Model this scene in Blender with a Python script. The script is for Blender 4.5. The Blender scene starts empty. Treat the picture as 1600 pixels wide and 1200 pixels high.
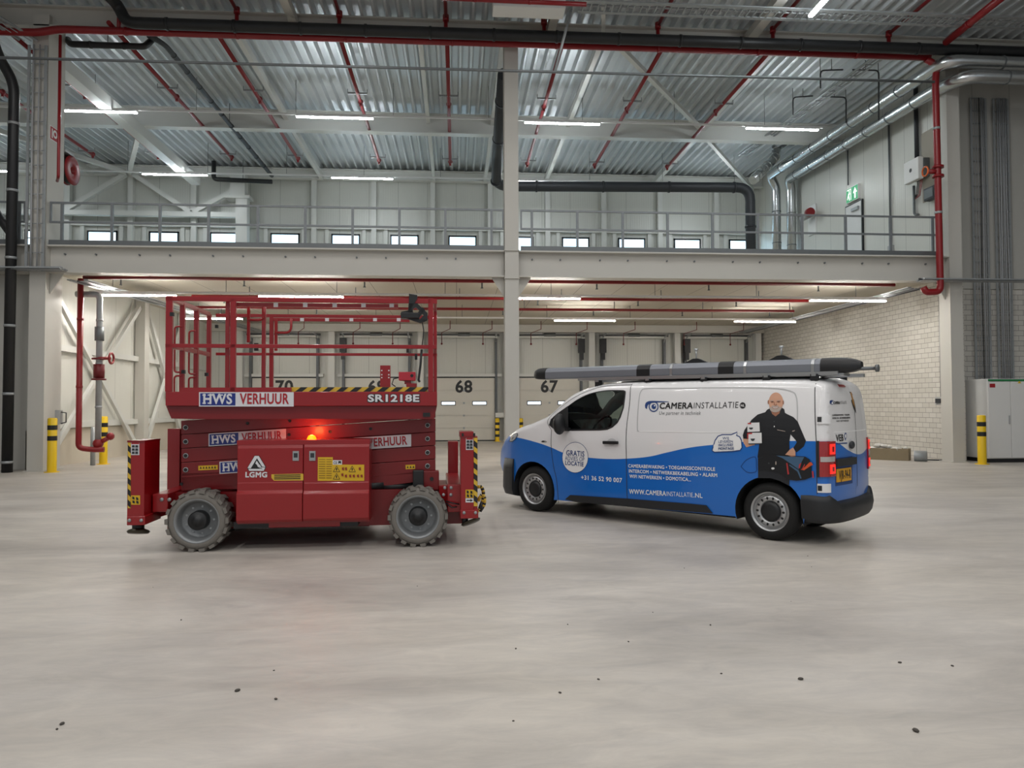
import bpy, bmesh, math, random
from mathutils import Matrix, Vector
from mathutils.geometry import delaunay_2d_cdt
random.seed(7)
PI = math.pi
SC = bpy.context.scene
COL = SC.collection

# ------------------------------------------------------------------ camera
F = 1150.0          # focal length in pixels of the 1600 x 1200 frame
EYE = Vector((0, 0, 1.55))
ROT = (Matrix.Rotation(-math.atan(87 / F), 3, 'Z') @ Matrix.Rotation(PI / 2 + math.atan(32 / F), 3, 'X')
       @ Matrix.Rotation(math.radians(-.19), 3, 'Z'))
cam_data = bpy.data.cameras.new('camera')
cam_data.sensor_width = 36.0
cam_data.lens = 36.0 * F / 1600
cam_data.clip_end = 200
cam = bpy.data.objects.new('camera', cam_data)
COL.objects.link(cam)
cam.matrix_world = Matrix.Translation(EYE) @ ROT.to_4x4()
SC.camera = cam

# ------------------------------------------------------------------ world, exposure, large lamps
SC.view_settings.view_transform = 'Standard'
SC.view_settings.look = 'None'
SC.view_settings.gamma = 1
SC.view_settings.exposure = 0.38
SC.cycles.max_bounces = 6
SC.cycles.diffuse_bounces = 4
SC.cycles.glossy_bounces = 4
SC.cycles.transmission_bounces = 6
SC.cycles.transparent_max_bounces = 8
SC.cycles.caustics_reflective = False
SC.cycles.caustics_refractive = False
SC.cycles.sample_clamp_indirect = 6
SC.cycles.use_denoising = True
wd = bpy.data.worlds.new('hall_ambient')
SC.world = wd
wd.use_nodes = True
wd.node_tree.nodes['Background'].inputs[0].default_value = (.80, .86, .92, 1)
wd.node_tree.nodes['Background'].inputs[1].default_value = .40

L_UP = 75.0      # emission of the upper tubes
L_LOW = 110.0     # emission of the tubes under the mezzanine
L_NEAR = 95.0   # watts of each strip in the near hall

def area_lamp(name, x, y, z, lx, ly, watts, col):
    l = bpy.data.lights.new(name, 'AREA')
    l.shape = 'RECTANGLE'; l.size = lx; l.size_y = ly; l.energy = watts; l.color = col
    o = bpy.data.objects.new(name, l); COL.objects.link(o); o.location = (x, y, z)
    return o
for ix, x in enumerate((-9.0, -3.0, 3.0, 9.0)):
    for iy, y in enumerate((-6.0, 1.0, 7.5, 13.0)):
        area_lamp('hall_strip_lamp', x, y, 10.5, .12, 3.0, L_NEAR * (1.5 if y < 2 else .9), (1, .975, .95))

# ------------------------------------------------------------------ helpers
def ray(px, py):
    return ROT @ Vector(((px - 800) / F, -(py - 600) / F, -1))
def at(px, py, X=None, Y=None, Z=None):
    d = ray(px, py)
    t = (X / d.x) if X is not None else (Y / d.y) if Y is not None else ((Z - EYE.z) / d.z)
    return EYE + d * t

def lin(c):
    c = c / 255
    return c / 12.92 if c <= .04045 else ((c + .055) / 1.055) ** 2.4
def rgb(h):
    if isinstance(h, str):
        return tuple(lin(int(h[i:i + 2], 16)) for i in (0, 2, 4)) + (1,)
    return tuple(h) + (1,)

MATS = {}
def mat(name, col, rough=.5, metal=0, coat=0, noise=0, nscale=6, emit=0, spec=.5, bump=0, bscale=40, alpha=1):
    if name in MATS: return MATS[name]
    m = bpy.data.materials.new(name); m.use_nodes = True
    nt = m.node_tree; b = nt.nodes['Principled BSDF']
    c = rgb(col)
    b.inputs['Base Color'].default_value = c
    b.inputs['Roughness'].default_value = rough
    b.inputs['Metallic'].default_value = metal
    b.inputs['Specular IOR Level'].default_value = spec
    if coat:
        b.inputs['Coat Weight'].default_value = coat; b.inputs['Coat Roughness'].default_value = .06
    if emit:
        b.inputs['Emission Color'].default_value = c; b.inputs['Emission Strength'].default_value = emit
    if noise:
        tc = nt.nodes.new('ShaderNodeTexCoord'); n = nt.nodes.new('ShaderNodeTexNoise')
        n.inputs['Scale'].default_value = nscale; n.inputs['Detail'].default_value = 4
        nt.links.new(tc.outputs['Object'], n.inputs['Vector'])
        mx = nt.nodes.new('ShaderNodeMix'); mx.data_type = 'RGBA'
        mx.inputs[6].default_value = tuple(v * (1 - noise) for v in c[:3]) + (1,)
        mx.inputs[7].default_value = tuple(min(1, v * (1 + noise)) for v in c[:3]) + (1,)
        nt.links.new(n.outputs[0], mx.inputs[0]); nt.links.new(mx.outputs[2], b.inputs['Base Color'])
    if bump:
        tc = nt.nodes.new('ShaderNodeTexCoord'); n = nt.nodes.new('ShaderNodeTexNoise')
        n.inputs['Scale'].default_value = bscale
        nt.links.new(tc.outputs['Object'], n.inputs['Vector'])
        bp = nt.nodes.new('ShaderNodeBump'); bp.inputs['Strength'].default_value = bump; bp.inputs['Distance'].default_value = .02
        nt.links.new(n.outputs[0], bp.inputs['Height']); nt.links.new(bp.outputs[0], b.inputs['Normal'])
    MATS[name] = m
    return m

class MB:
    """collects shapes in world (or parent-local) space, then links them as one mesh object"""
    def __init__(s): s.v = []; s.f = []; s.m = []; s.s = []
    def add(s, vs, fs, m=0, smooth=False):
        o = len(s.v); s.v += [tuple(v) for v in vs]
        for f in fs: s.f.append([i + o for i in f]); s.m.append(m); s.s.append(smooth)
        return s
    def box(s, x0, x1, y0, y1, z0, z1, m=0):
        if x0 > x1: x0, x1 = x1, x0
        if y0 > y1: y0, y1 = y1, y0
        if z0 > z1: z0, z1 = z1, z0
        v = [(x, y, z) for x in (x0, x1) for y in (y0, y1) for z in (z0, z1)]
        return s.add(v, [(0, 1, 3, 2), (4, 6, 7, 5), (0, 4, 5, 1), (2, 3, 7, 6), (0, 2, 6, 4), (1, 5, 7, 3)], m)
    def bar(s, p, q, w, h, up=(0, 0, 1), m=0):
        """square bar from p to q"""
        p = Vector(p); q = Vector(q); d = (q - p).normalized(); up = Vector(up)
        if abs(d.dot(up)) > .98: up = Vector((0, 1, 0))
        a = d.cross(up).normalized() * w / 2; b = a.cross(d).normalized() * h / 2
        v = [c + e for c in (p, q) for e in (-a - b, a - b, a + b, -a + b)]
        return s.add(v, [(0, 1, 2, 3), (7, 6, 5, 4), (0, 4, 5, 1), (1, 5, 6, 2), (2, 6, 7, 3), (3, 7, 4, 0)], m)
    def tube(s, pts, r, n=10, m=0, cap=True):
        pts = [Vector(p) for p in pts]; k = len(pts)
        rr = r if isinstance(r, (list, tuple)) else [r] * k
        vs = []; a = None
        for i, p in enumerate(pts):
            d = ((pts[min(i + 1, k - 1)] - p).normalized() + (p - pts[max(i - 1, 0)]).normalized()).normalized()
            if a is None:
                a = d.cross(Vector((0, 0, 1)) if abs(d.z) < .9 else Vector((0, 1, 0))).normalized()
            else:
                a = (a - d * a.dot(d)).normalized()
            b = d.cross(a)
            vs += [p + (a * math.cos(2 * PI * j / n) + b * math.sin(2 * PI * j / n)) * rr[i] for j in range(n)]
        fs = [(i * n + j, i * n + (j + 1) % n, (i + 1) * n + (j + 1) % n, (i + 1) * n + j) for i in range(k - 1) for j in range(n)]
        o = len(s.v); s.add(vs, fs, m, True)
        if cap:
            s.f.append([o + j for j in range(n)][::-1]); s.m.append(m); s.s.append(False)
            s.f.append([o + (k - 1) * n + j for j in range(n)]); s.m.append(m); s.s.append(False)
        return s
    def cyl(s, p, q, r, n=16, m=0): return s.tube([p, q], r, n, m)
    def prism(s, poly, fn, d0, d1, m=0):
        """extrude a 2-D polygon; fn(a, b, d) gives the point"""
        n = len(poly)
        v = [fn(a, b, d0) for a, b in poly] + [fn(a, b, d1) for a, b in poly]
        return s.add(v, [list(range(n)), list(range(2 * n - 1, n - 1, -1))] + [(i, i + n, (i + 1) % n + n, (i + 1) % n) for i in range(n)], m)
    def lathe(s, prof, c, ax, n=32, m=0, smooth=True):
        """prof: list of (distance along ax, radius[, material])"""
        c = Vector(c); ax = Vector(ax).normalized()
        a = ax.cross(Vector((0, 0, 1)) if abs(ax.z) < .9 else Vector((1, 0, 0))).normalized(); b = ax.cross(a)
        vs = [c + ax * p[0] + (a * math.cos(2 * PI * j / n) + b * math.sin(2 * PI * j / n)) * p[1] for p in prof for j in range(n)]
        o = len(s.v)
        s.v += [tuple(v) for v in vs]
        for i in range(len(prof) - 1):
            for j in range(n):
                s.f.append([o + i * n + j, o + i * n + (j + 1) % n, o + (i + 1) * n + (j + 1) % n, o + (i + 1) * n + j])
                s.m.append(prof[i][2] if len(prof[i]) > 2 else m); s.s.append(smooth)
        return s
    def ball(s, c, r, n=12, m=0, sx=1, sy=1, sz=1):
        c = Vector(c); k = n // 2
        vs = [c + Vector((math.sin(PI * i / k) * math.cos(2 * PI * j / n) * r * sx, math.sin(PI * i / k) * math.sin(2 * PI * j / n) * r * sy, math.cos(PI * i / k) * r * sz)) for i in range(k + 1) for j in range(n)]
        return s.add(vs, [(i * n + j, (i + 1) * n + j, (i + 1) * n + (j + 1) % n, i * n + (j + 1) % n) for i in range(k) for j in range(n)], m, True)
    def build(s, name, mats, parent=None, bevel=0):
        if not isinstance(mats, (list, tuple)): mats = [mats]
        me = bpy.data.meshes.new(name)
        off = BASE.get(parent.name, Vector()) if parent else Vector()
        me.from_pydata([(v[0] - off.x, v[1] - off.y, v[2] - off.z) for v in s.v], [], s.f)
        for m_ in mats: me.materials.append(m_)
        me.polygons.foreach_set('material_index', s.m)
        me.polygons.foreach_set('use_smooth', s.s)
        bm = bmesh.new(); bm.from_mesh(me)
        if not getattr(s, 'keep', False): bmesh.ops.recalc_face_normals(bm, faces=bm.faces)
        bm.to_mesh(me); bm.free(); me.update()
        o = bpy.data.objects.new(name, me); COL.objects.link(o)
        if parent: o.parent = parent
        if parent: BASE[o.name] = off
        if bevel:
            md = o.modifiers.new('bevel', 'BEVEL'); md.width = bevel; md.segments = 2; md.limit_method = 'ANGLE'; md.angle_limit = math.radians(40)
        return o
BASE = {}      # world offset of each unrotated root, so its parts may be given in world coordinates
def tag(o, label, cat, group=None, kind=None):
    o['label'] = label; o['category'] = cat
    if group: o['group'] = group
    if kind: o['kind'] = kind
    return o
def thing(name, label, cat, loc=(0, 0, 0), group=None, rot=0, kind=None, local=False):
    o = bpy.data.objects.new(name, None); COL.objects.link(o)
    o.location = loc; o.rotation_euler = (0, 0, rot); o.empty_display_size = .2
    if not local: BASE[o.name] = Vector(loc)
    return tag(o, label, cat, group, kind)
def struct(o, label=None):
    o['kind'] = 'structure'
    if label: o['label'] = label
    return o
def dup(root, delta, label=None, group=None):
    """copy of a thing with copies of its parts and sub-parts"""
    r = root.copy(); COL.objects.link(r); r.location = root.location + Vector(delta)
    if label: r['label'] = label
    if group: r['group'] = group
    for ch in list(root.children):
        c = ch.copy(); COL.objects.link(c); c.parent = r
        for g in list(ch.children):
            d = g.copy(); COL.objects.link(d); d.parent = c
    return r
def part_label(o, t):
    o['label'] = t
    return o

# flat text, all evaluated in one go: TEXT[key] = (vertices (x, y), faces, width, cap height)
TEXT = {}; NBASE = {}
def make_texts(lst):
    obs = []
    for key, body, bold, shear in lst:
        c = bpy.data.curves.new('t', 'FONT'); c.body = body; c.offset = 0 if 'M' in body and bold > 0 else bold; c.shear = shear; c.resolution_u = 3; c.space_character = 1.07
        o = bpy.data.objects.new('t', c); COL.objects.link(o); obs.append((key, o, c, bold if 'M' in body and bold > 0 else 0))
    bpy.context.view_layer.update()
    dg = bpy.context.evaluated_depsgraph_get()
    for key, o, c, bold in obs:
        me = bpy.data.meshes.new_from_object(o.evaluated_get(dg))
        vs = [(v.co.x, v.co.y) for v in me.vertices]; fs = [list(p.vertices) for p in me.polygons]
        NBASE[key] = len(vs)
        if bold:      # heavier strokes: the outline repeated a hair's breadth aside
            n0, f0, v0 = len(vs), list(fs), list(vs); vs, fs = [], []
            for k in range(4):
                a = PI / 4 + k * PI / 2; dx, dy = bold * math.cos(a), bold * math.sin(a)
                fs += [[i + len(vs) for i in f] for f in f0]; vs += [(x + dx, y + dy) for x, y in v0]
        x0 = min(v[0] for v in vs); x1 = max(v[0] for v in vs); y1 = max(v[1] for v in vs)
        TEXT[key] = ([(v[0] - x0, v[1]) for v in vs], fs, x1 - x0, y1)
        bpy.data.objects.remove(o); bpy.data.curves.remove(c); bpy.data.meshes.remove(me)
make_texts([
    ('66', '66', .03, 0), ('67', '67', .03, 0), ('68', '68', .03, 0), ('69', '69', .03, 0), ('70', '70', .03, 0),
    ('HWS', 'HWS', .03, 0), ('VERHUUR', 'VERHUUR', .025, 0), ('SR1218E', 'SR1218E', .035, 0), ('SR_outline', 'SR1218E', .085, 0), ('LGMG', 'LGMG', .05, 0),
    ('CAMERA', 'CAMERA', .03, 0), ('INSTALLATIE', 'INSTALLATIE', -.005, 0), ('NL', 'NL', .02, 0), ('slogan', 'Uw partner in techniek', 0, .15),
    ('GRATIS', 'GRATIS', .012, 0), ('ADVIES', 'ADVIES OP', -.005, 0), ('LOCATIE', 'LOCATIE', .018, 0), ('phone', '+31 36 52 90 007', .02, 0),
    ('l1', 'CAMERABEWAKING \u2022 TOEGANGSCONTROLE', .025, 0), ('l2', 'INTERCOM \u2022 NETWERKBEKABELING \u2022 ALARM', .025, 0), ('l3', 'WIFI NETWERKEN \u2022 DOMOTICA...', .025, 0),
    ('w1', 'WWW.CAMERA', .025, 0), ('w2', 'INSTALLATIE', -.005, 0), ('w3', '.NL', .015, 0),
    ('b1', 'WIJ', 0, 0), ('b2', 'LEVEREN', 0, 0), ('b3', 'INCLUSIEF', .015, 0), ('b4', 'MONTAGE', .025, 0),
    ('VEB', 'VEB', .02, 0), ('plate', 'VJR-94-R', .02, 0), ('CE', 'CE', .02, 0),
    ('k1', 'CAMERABEWAKING \u2022 TOEGANG', .02, 0), ('k2', 'INTERCOM \u2022 NETWERKBEKABELING', .02, 0), ('k3', 'WIFI NETWERKEN', .02, 0),
])

# ------------------------------------------------------------------ materials of the hall
def panel_material(name, col, pitch, axis, rough=.35, rib=0, dark=.55):
    """painted sandwich panels: a joint every «pitch» metres along one object axis"""
    m = mat(name, col, rough, noise=.03, nscale=.8)
    nt = m.node_tree; b = nt.nodes['Principled BSDF']
    src = b.inputs['Base Color'].links[0].from_socket
    tc = nt.nodes.new('ShaderNodeTexCoord'); sp = nt.nodes.new('ShaderNodeSeparateXYZ')
    nt.links.new(tc.outputs['Object'], sp.inputs[0])
    def mth(op, a, v=None, w=None):
        n = nt.nodes.new('ShaderNodeMath'); n.operation = op
        nt.links.new(a, n.inputs[0])
        if v is not None: n.inputs[1].default_value = v
        if w is not None: n.inputs[2].default_value = w
        return n.outputs[0]
    q = mth('DIVIDE', sp.outputs['XYZ'.index(axis)], pitch)
    fr = mth('FRACT', q)
    ln = mth('LESS_THAN', fr, .016 / pitch)
    mx = nt.nodes.new('ShaderNodeMix'); mx.data_type = 'RGBA'
    nt.links.new(ln, mx.inputs[0]); nt.links.new(src, mx.inputs[6])
    c = rgb(col); mx.inputs[7].default_value = tuple(v * dark for v in c[:3]) + (1,)
    nt.links.new(mx.outputs[2], b.inputs['Base Color'])
    if rib:
        w = mth('SINE', mth('MULTIPLY', sp.outputs['XYZ'.index(axis)], 2 * PI / rib))
        bp = nt.nodes.new('ShaderNodeBump'); bp.inputs['Strength'].default_value = .25; bp.inputs['Distance'].default_value = .004
        nt.links.new(w, bp.inputs['Height']); nt.links.new(bp.outputs[0], b.inputs['Normal'])
    return m
M_PANEL_BACK = panel_material('white_panels_x', 'cfd0ca', 1.235, 'X', rib=.1)
M_PANEL_SIDE = panel_material('white_panels_y', 'd6d6cf', 1.1, 'Y', rib=.1)
M_PANEL_NEAR = panel_material('grey_panels_x', 'bdbcb6', 1.1, 'X', rib=0)
M_STEEL = mat('cream_painted_steel', 'c6c4bd', .55, noise=.03, nscale=1.5)
M_WHITE_STEEL = mat('white_painted_steel', 'd5d6d2', .35)
M_GALV = mat('galvanised_steel', 'a2a6a8', .42, .4, noise=.12, nscale=9)
M_GALV_D = mat('dull_galvanised_steel', '74787a', .5, .6, noise=.1, nscale=9)
M_RAILING = mat('railing_galvanised_steel', '7f8386', .45, .45, noise=.15, nscale=12)
M_DUCT = mat('bright_duct_metal', 'c9cccd', .26, .95, noise=.06, nscale=5, bump=.15, bscale=14)
M_RED_PIPE = mat('red_pipe_paint', '861319', .35, noise=.06)
M_BLACK = mat('black_plastic', '1b1c1e', .45)
M_DKGREY = mat('dark_grey_plastic', '303338', .5)
M_RUBBER = mat('black_rubber', '161616', .75, bump=.2)
M_YELLOW = mat('yellow_paint', 'e8c113', .4)
M_WHITE = mat('white_paint', 'e8e8e6', .4)
M_DECK = mat('white_corrugated_deck', 'd8dde0', .36, .3, noise=.03)
M_TUBE = mat('cold_white_tube', (.90, .97, 1), emit=L_UP)
M_TUBE_LOW = mat('warm_white_tube', (1, .955, .885), emit=L_LOW)
M_SKY = mat('daylight_pane', (.55, .82, 1), .2, emit=2.4)
M_SLAB = mat('concrete_slab_soffit', 'bdb6a7', .8, noise=.07, nscale=1.2)
M_CHROME = mat('chrome', 'd8dadc', .12, 1)

def floor_material():
    m = bpy.data.materials.new('power_floated_concrete'); m.use_nodes = True
    nt = m.node_tree; b = nt.nodes['Principled BSDF']
    tc = nt.nodes.new('ShaderNodeTexCoord')
    mp = nt.nodes.new('ShaderNodeMapping'); mp.inputs['Scale'].default_value = (.45, 1.25, 1); mp.inputs['Rotation'].default_value = (0, 0, .15)
    nt.links.new(tc.outputs['Object'], mp.inputs[0])
    n1 = nt.nodes.new('ShaderNodeTexNoise'); n1.inputs['Scale'].default_value = .9; n1.inputs['Detail'].default_value = 7; n1.inputs['Roughness'].default_value = .62; n1.inputs['Distortion'].default_value = .6
    n2 = nt.nodes.new('ShaderNodeTexNoise'); n2.inputs['Scale'].default_value = 5; n2.inputs['Detail'].default_value = 6; n2.inputs['Roughness'].default_value = .7; n2.inputs['Distortion'].default_value = 1.2
    n3 = nt.nodes.new('ShaderNodeTexNoise'); n3.inputs['Scale'].default_value = .35; n3.inputs['Detail'].default_value = 3
    for n in (n1, n2): nt.links.new(mp.outputs[0], n.inputs['Vector'])
    nt.links.new(tc.outputs['Object'], n3.inputs['Vector'])
    r1 = nt.nodes.new('ShaderNodeValToRGB')
    r1.color_ramp.elements[0].position = .3; r1.color_ramp.elements[0].color = rgb('a8a39d')
    r1.color_ramp.elements[1].position = .72; r1.color_ramp.elements[1].color = rgb('cbc6bf')
    nt.links.new(n1.outputs[0], r1.inputs[0])
    r2 = nt.nodes.new('ShaderNodeValToRGB')
    r2.color_ramp.elements[0].position = .3; r2.color_ramp.elements[0].color = (.84, .84, .85, 1)
    r2.color_ramp.elements[1].position = .7; r2.color_ramp.elements[1].color = (1.06, 1.05, 1.03, 1)
    nt.links.new(n2.outputs[0], r2.inputs[0])
    mx = nt.nodes.new('ShaderNodeMix'); mx.data_type = 'RGBA'; mx.blend_type = 'MULTIPLY'; mx.inputs[0].default_value = 1
    nt.links.new(r1.outputs[0], mx.inputs[6]); nt.links.new(r2.outputs[0], mx.inputs[7])
    r3 = nt.nodes.new('ShaderNodeValToRGB')
    r3.color_ramp.elements[0].position = .35; r3.color_ramp.elements[0].color = (.94, .94, .95, 1)
    r3.color_ramp.elements[1].position = .65; r3.color_ramp.elements[1].color = (1.04, 1.03, 1.0, 1)
    nt.links.new(n3.outputs[0], r3.inputs[0])
    m2 = nt.nodes.new('ShaderNodeMix'); m2.data_type = 'RGBA'; m2.blend_type = 'MULTIPLY'; m2.inputs[0].default_value = 1
    nt.links.new(mx.outputs[2], m2.inputs[6]); nt.links.new(r3.outputs[0], m2.inputs[7])
    nt.links.new(m2.outputs[2], b.inputs['Base Color'])
    b.inputs['Roughness'].default_value = .48
    mr = nt.nodes.new('ShaderNodeMapRange'); mr.inputs[3].default_value = .38; mr.inputs[4].default_value = .6
    nt.links.new(n2.outputs[0], mr.inputs[0]); nt.links.new(mr.outputs[0], b.inputs['Roughness'])
    bp = nt.nodes.new('ShaderNodeBump'); bp.inputs['Strength'].default_value = .06; bp.inputs['Distance'].default_value = .02
    nt.links.new(n2.outputs[0], bp.inputs['Height']); nt.links.new(bp.outputs[0], b.inputs['Normal'])
    return m
M_FLOOR = floor_material()

def block_material(name, along):
    """white calcium-silicate blocks, 30 x 14 cm; «along» is the wall's horizontal axis"""
    m = bpy.data.materials.new(name); m.use_nodes = True
    nt = m.node_tree; b = nt.nodes['Principled BSDF']
    tc = nt.nodes.new('ShaderNodeTexCoord'); sp = nt.nodes.new('ShaderNodeSeparateXYZ'); cb = nt.nodes.new('ShaderNodeCombineXYZ')
    nt.links.new(tc.outputs['Object'], sp.inputs[0])
    nt.links.new(sp.outputs['XYZ'.index(along)], cb.inputs[0]); nt.links.new(sp.outputs[2], cb.inputs[1])
    br = nt.nodes.new('ShaderNodeTexBrick'); br.inputs['Scale'].default_value = 1
    br.inputs['Brick Width'].default_value = .305; br.inputs['Row Height'].default_value = .142; br.inputs['Mortar Size'].default_value = .0065
    br.inputs['Color1'].default_value = rgb('d3d0c9'); br.inputs['Color2'].default_value = rgb('c9c6be'); br.inputs['Mortar'].default_value = rgb('8d8a85')
    nt.links.new(cb.outputs[0], br.inputs['Vector']); nt.links.new(br.outputs[0], b.inputs['Base Color'])
    b.inputs['Roughness'].default_value = .8
    return m
M_BLOCK_Y = block_material('white_block_masonry_side', 'Y')
M_BLOCK_X = block_material('white_block_masonry_front', 'X')
# ================================================================== THE HALL
XL, XR, YB, YF = -10.3, 13.4, 31.5, 18.3
ZS, ZM = 4.95, 5.42      # mezzanine soffit and deck
def deck_z(y): return 11.25 + (y - 18.3) * .018
struct(MB().box(-24, 30, -14, 32, -.3, 0).build('floor', M_FLOOR), 'bare power-floated concrete hall floor')
struct(MB().box(-24, XR + .2, YB, YB + .25, 0, 11.9).build('wall_back', M_PANEL_BACK), 'white sandwich panel rear wall with the loading doors')
struct(MB().box(XR, XR + .2, 18.75, YB, 0, ZS).build('wall_right', M_BLOCK_Y), 'white block side wall under the mezzanine')
struct(MB().box(XR, XR + .2, 18.75, YB, ZS, 11.9).build('wall_upper', M_PANEL_SIDE), 'white panel side wall above the mezzanine')
struct(MB().box(XL - .2, XL, 18.9, YB, .95, ZS).build('wall_left', M_PANEL_SIDE), 'white panel side wall left of the lift')
M_PLINTH = mat('cast_concrete_plinth', 'c9c1b2', .8, noise=.06, nscale=2)
struct(MB().box(XL - .22, XL + .03, 18.9, YB, 0, .95).build('baseboard_left', M_PLINTH), 'cast concrete plinth under the left wall panels')
struct(MB().box(XR + .2, 30, 19.25, 19.45, 0, 4.7).build('wall_front', M_BLOCK_X), 'block wall behind the white cabinet')
struct(MB().box(XR + .2, 30, 19.22, 19.45, 4.7, 11.9).build('wall_front_upper', M_PANEL_NEAR), 'grey panel wall above the white cabinet')
struct(MB().box(-24, XL - .2, 18.9, 19.1, 0, ZS).build('wall_front_left', M_PANEL_NEAR), 'grey panel wall left of the left column')
# near hall, mostly behind the camera
struct(MB().box(-24.2, -24, -14, 32, 0, 11.9).build('wall_far_left', M_PANEL_SIDE))
struct(MB().box(30, 30.2, -14, 19.3, 0, 11.9).build('wall_far_right', M_PANEL_SIDE))
# roof deck: trapezoid ribs along Y
mb = MB(); pitch = .305; hh = .14
x = -24.0; prof = []
while x < 30:
    prof += [(x, 0), (x + .055, 0), (x + .105, hh), (x + .25, hh)]
    x += pitch
prof.append((x, 0))
ys = (-14, 31.5)
vs = [(px_, y, deck_z(y) + z) for y in ys for px_, z in prof]; n = len(prof)
mb.add(vs, [(i, i + 1, n + i + 1, n + i) for i in range(n - 1)])
struct(mb.build('ceiling', M_DECK), 'corrugated white metal roof deck')
struct(MB().add([(-24.2, -14, deck_z(-14) + .2), (30.2, -14, deck_z(-14) + .2), (30.2, 32, deck_z(32) + .2), (-24.2, 32, deck_z(32) + .2)], [(0, 1, 2, 3)]).build('ceiling_cover', M_DKGREY))
# mezzanine slab with plank joints
m = panel_material('hollow_core_planks', 'bfb8a9', 1.2, 'X', rough=.8, dark=.35)
struct(MB().box(-24, XR, 18.5, YB, ZS, ZM - .05).build('ceiling_lower', m), 'concrete plank soffit of the mezzanine')
# rear wall, lower: door opening frames, pilasters, header rail
def ibeam(mb, x0, x1, yc, z0, z1, w=.3, t=.035, tw=.03):
    mb.box(x0, x1, yc - w / 2, yc + w / 2, z0, z0 + t); mb.box(x0, x1, yc - w / 2, yc + w / 2, z1 - t, z1)
    mb.box(x0, x1, yc - tw / 2, yc + tw / 2, z0 + t, z1 - t)
    return mb
def hcol(mb, xc, yc, z0, z1, w, d, t=.02):
    """H-section column: flanges face the camera"""
    mb.box(xc - w / 2, xc + w / 2, yc - d / 2, yc - d / 2 + t, z0, z1); mb.box(xc - w / 2, xc + w / 2, yc + d / 2 - t, yc + d / 2, z0, z1)
    mb.box(xc - t / 2, xc + t / 2, yc - d / 2 + t, yc + d / 2 - t, z0, z1)
    return mb
def column(xc, label, w=.35, d=.6, closed=False):
    r = struct(thing('steel_column', label, 'column', (xc, 18.6, 0)))
    mb = MB()
    if closed: mb.box(xc - w / 2, xc + w / 2, 18.3, 18.3 + d, 0, 11.0)
    else:
        hcol(mb, xc, 18.3 + d / 2, 0, 11.0, w, d)
    mb.build('shaft', M_STEEL, r)
    MB().box(xc - w / 2 - .06, xc + w / 2 + .06, 18.26, 18.34 + d, 0, .02).build('base_plate', M_STEEL, r)
    return r
column(-9.97, 'cream steel column at the left end of the mezzanine beam', .37, .75, True)
cc = column(1.39, 'cream steel column between the lift and the van', .35, .5)
MB().box(1.2, 1.58, 18.26, 18.82, 4.70, 4.73).box(1.2, 1.58, 18.26, 18.82, 5.40, 5.43).build('stiffener', M_STEEL, cc)
column(13.08, 'cream steel column beside the white cabinet', .34, .45, True)
def mezz_beam(x0, x1, label):
    r = struct(thing('mezzanine_beam', label, 'beam', (x0, 18.5, 4.75)))
    ibeam(MB(), x0, x1, 18.5, 4.75, 5.42, .36).build('web_and_flanges', M_STEEL, r)
    b0 = None; k = 0; x = x0 + .35
    while x < x1 - .2:
        if b0 is None: b0 = MB().cyl((x0, 18.44, 5.22), (x0, 18.49, 5.22), .022, 8).build('bolt', M_GALV_D, r); b = b0; b.location.x += x - x0
        else:
            b = b0.copy(); COL.objects.link(b); b.location = b0.location.copy(); b.location.x = x - x0
        k += 1; x += 1.02 if k % 2 == 0 else .72
    # haunch brackets under both ends
    for xe, s in ((x0, 1), (x1, -1)):
        MB().prism([(xe, 4.75), (xe + s * .32, 4.75), (xe, 4.25)], lambda a, b_, d: (a, d, b_), 18.48, 18.52).build('haunch', M_STEEL, r)
    return r
mezz_beam(-9.78, 1.21, 'long cream mezzanine beam above the red lift')
mezz_beam(1.57, 12.93, 'long cream mezzanine beam above the van')
MB_ = struct(thing('mezzanine_beam', 'short cream mezzanine beam left of the left column behind the black drain pipe', 'beam', (-16, 18.5, 4.75)))
ibeam(MB(), -20, -10.16, 18.5, 4.75, 5.42, .36).build('web_and_flanges', M_STEEL, MB_)
# roof frame beams along X
def roof_beam(y, z0, z1, x0, x1, label, n=0):
    r = struct(thing('roof_beam', label, 'beam', (x0, y, z0)))
    ibeam(MB(), x0, x1, y, z0, z1, .3).build('web_and_flanges', M_STEEL if y < 20 else M_WHITE_STEEL, r)
    return r
roof_beam(18.45, 10.72, 11.24, -24, 30, 'cream roof beam across the top of the columns')
roof_beam(24.6, 10.62, 11.28, -24, 13.38, 'white roof beam behind the upper lights, halfway to the rear wall')
roof_beam(31.1, 11.0, 11.42, -24, 13.38, 'white roof edge beam along the top of the rear wall')
# joists along Y
for i, (x, w) in enumerate(((-14.8, .12), (-10.28, .34), (-5.6, .14), (-.93, .12), (1.22, .12), (3.8, .14), (8.5, .16))):
    z = 10.28 if x == -10.28 else 10.98
    nm = ('far left white roof joist, beyond the left column', 'wide white roof joist running back from the left column', 'white roof joist above the left half of the lift',
          'white roof joist left of the centre column', 'white roof joist in line with the centre column', 'white roof joist right of the centre column', 'white roof joist at which the thin diagonal brace ends')[i]
    r = struct(tag(MB().box(x - w / 2, x + w / 2, 18.5 if z > 10.5 else 19.1, 31.2 if z > 10.5 else 29.8, z, z + (.2 if z > 10.5 else .34)).build('roof_joist', M_WHITE_STEEL), nm, 'joist'))
for x, w in ((-4.0, .2), (2.4, .2), (7.6, .25)):
    struct(tag(MB().box(x - w / 2, x + w / 2, -10, 18.4, 10.95, 11.15).build('roof_joist', M_STEEL), 'cream roof joist of the near bay at the top edge', 'joist', 'near bay joists'))
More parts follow.
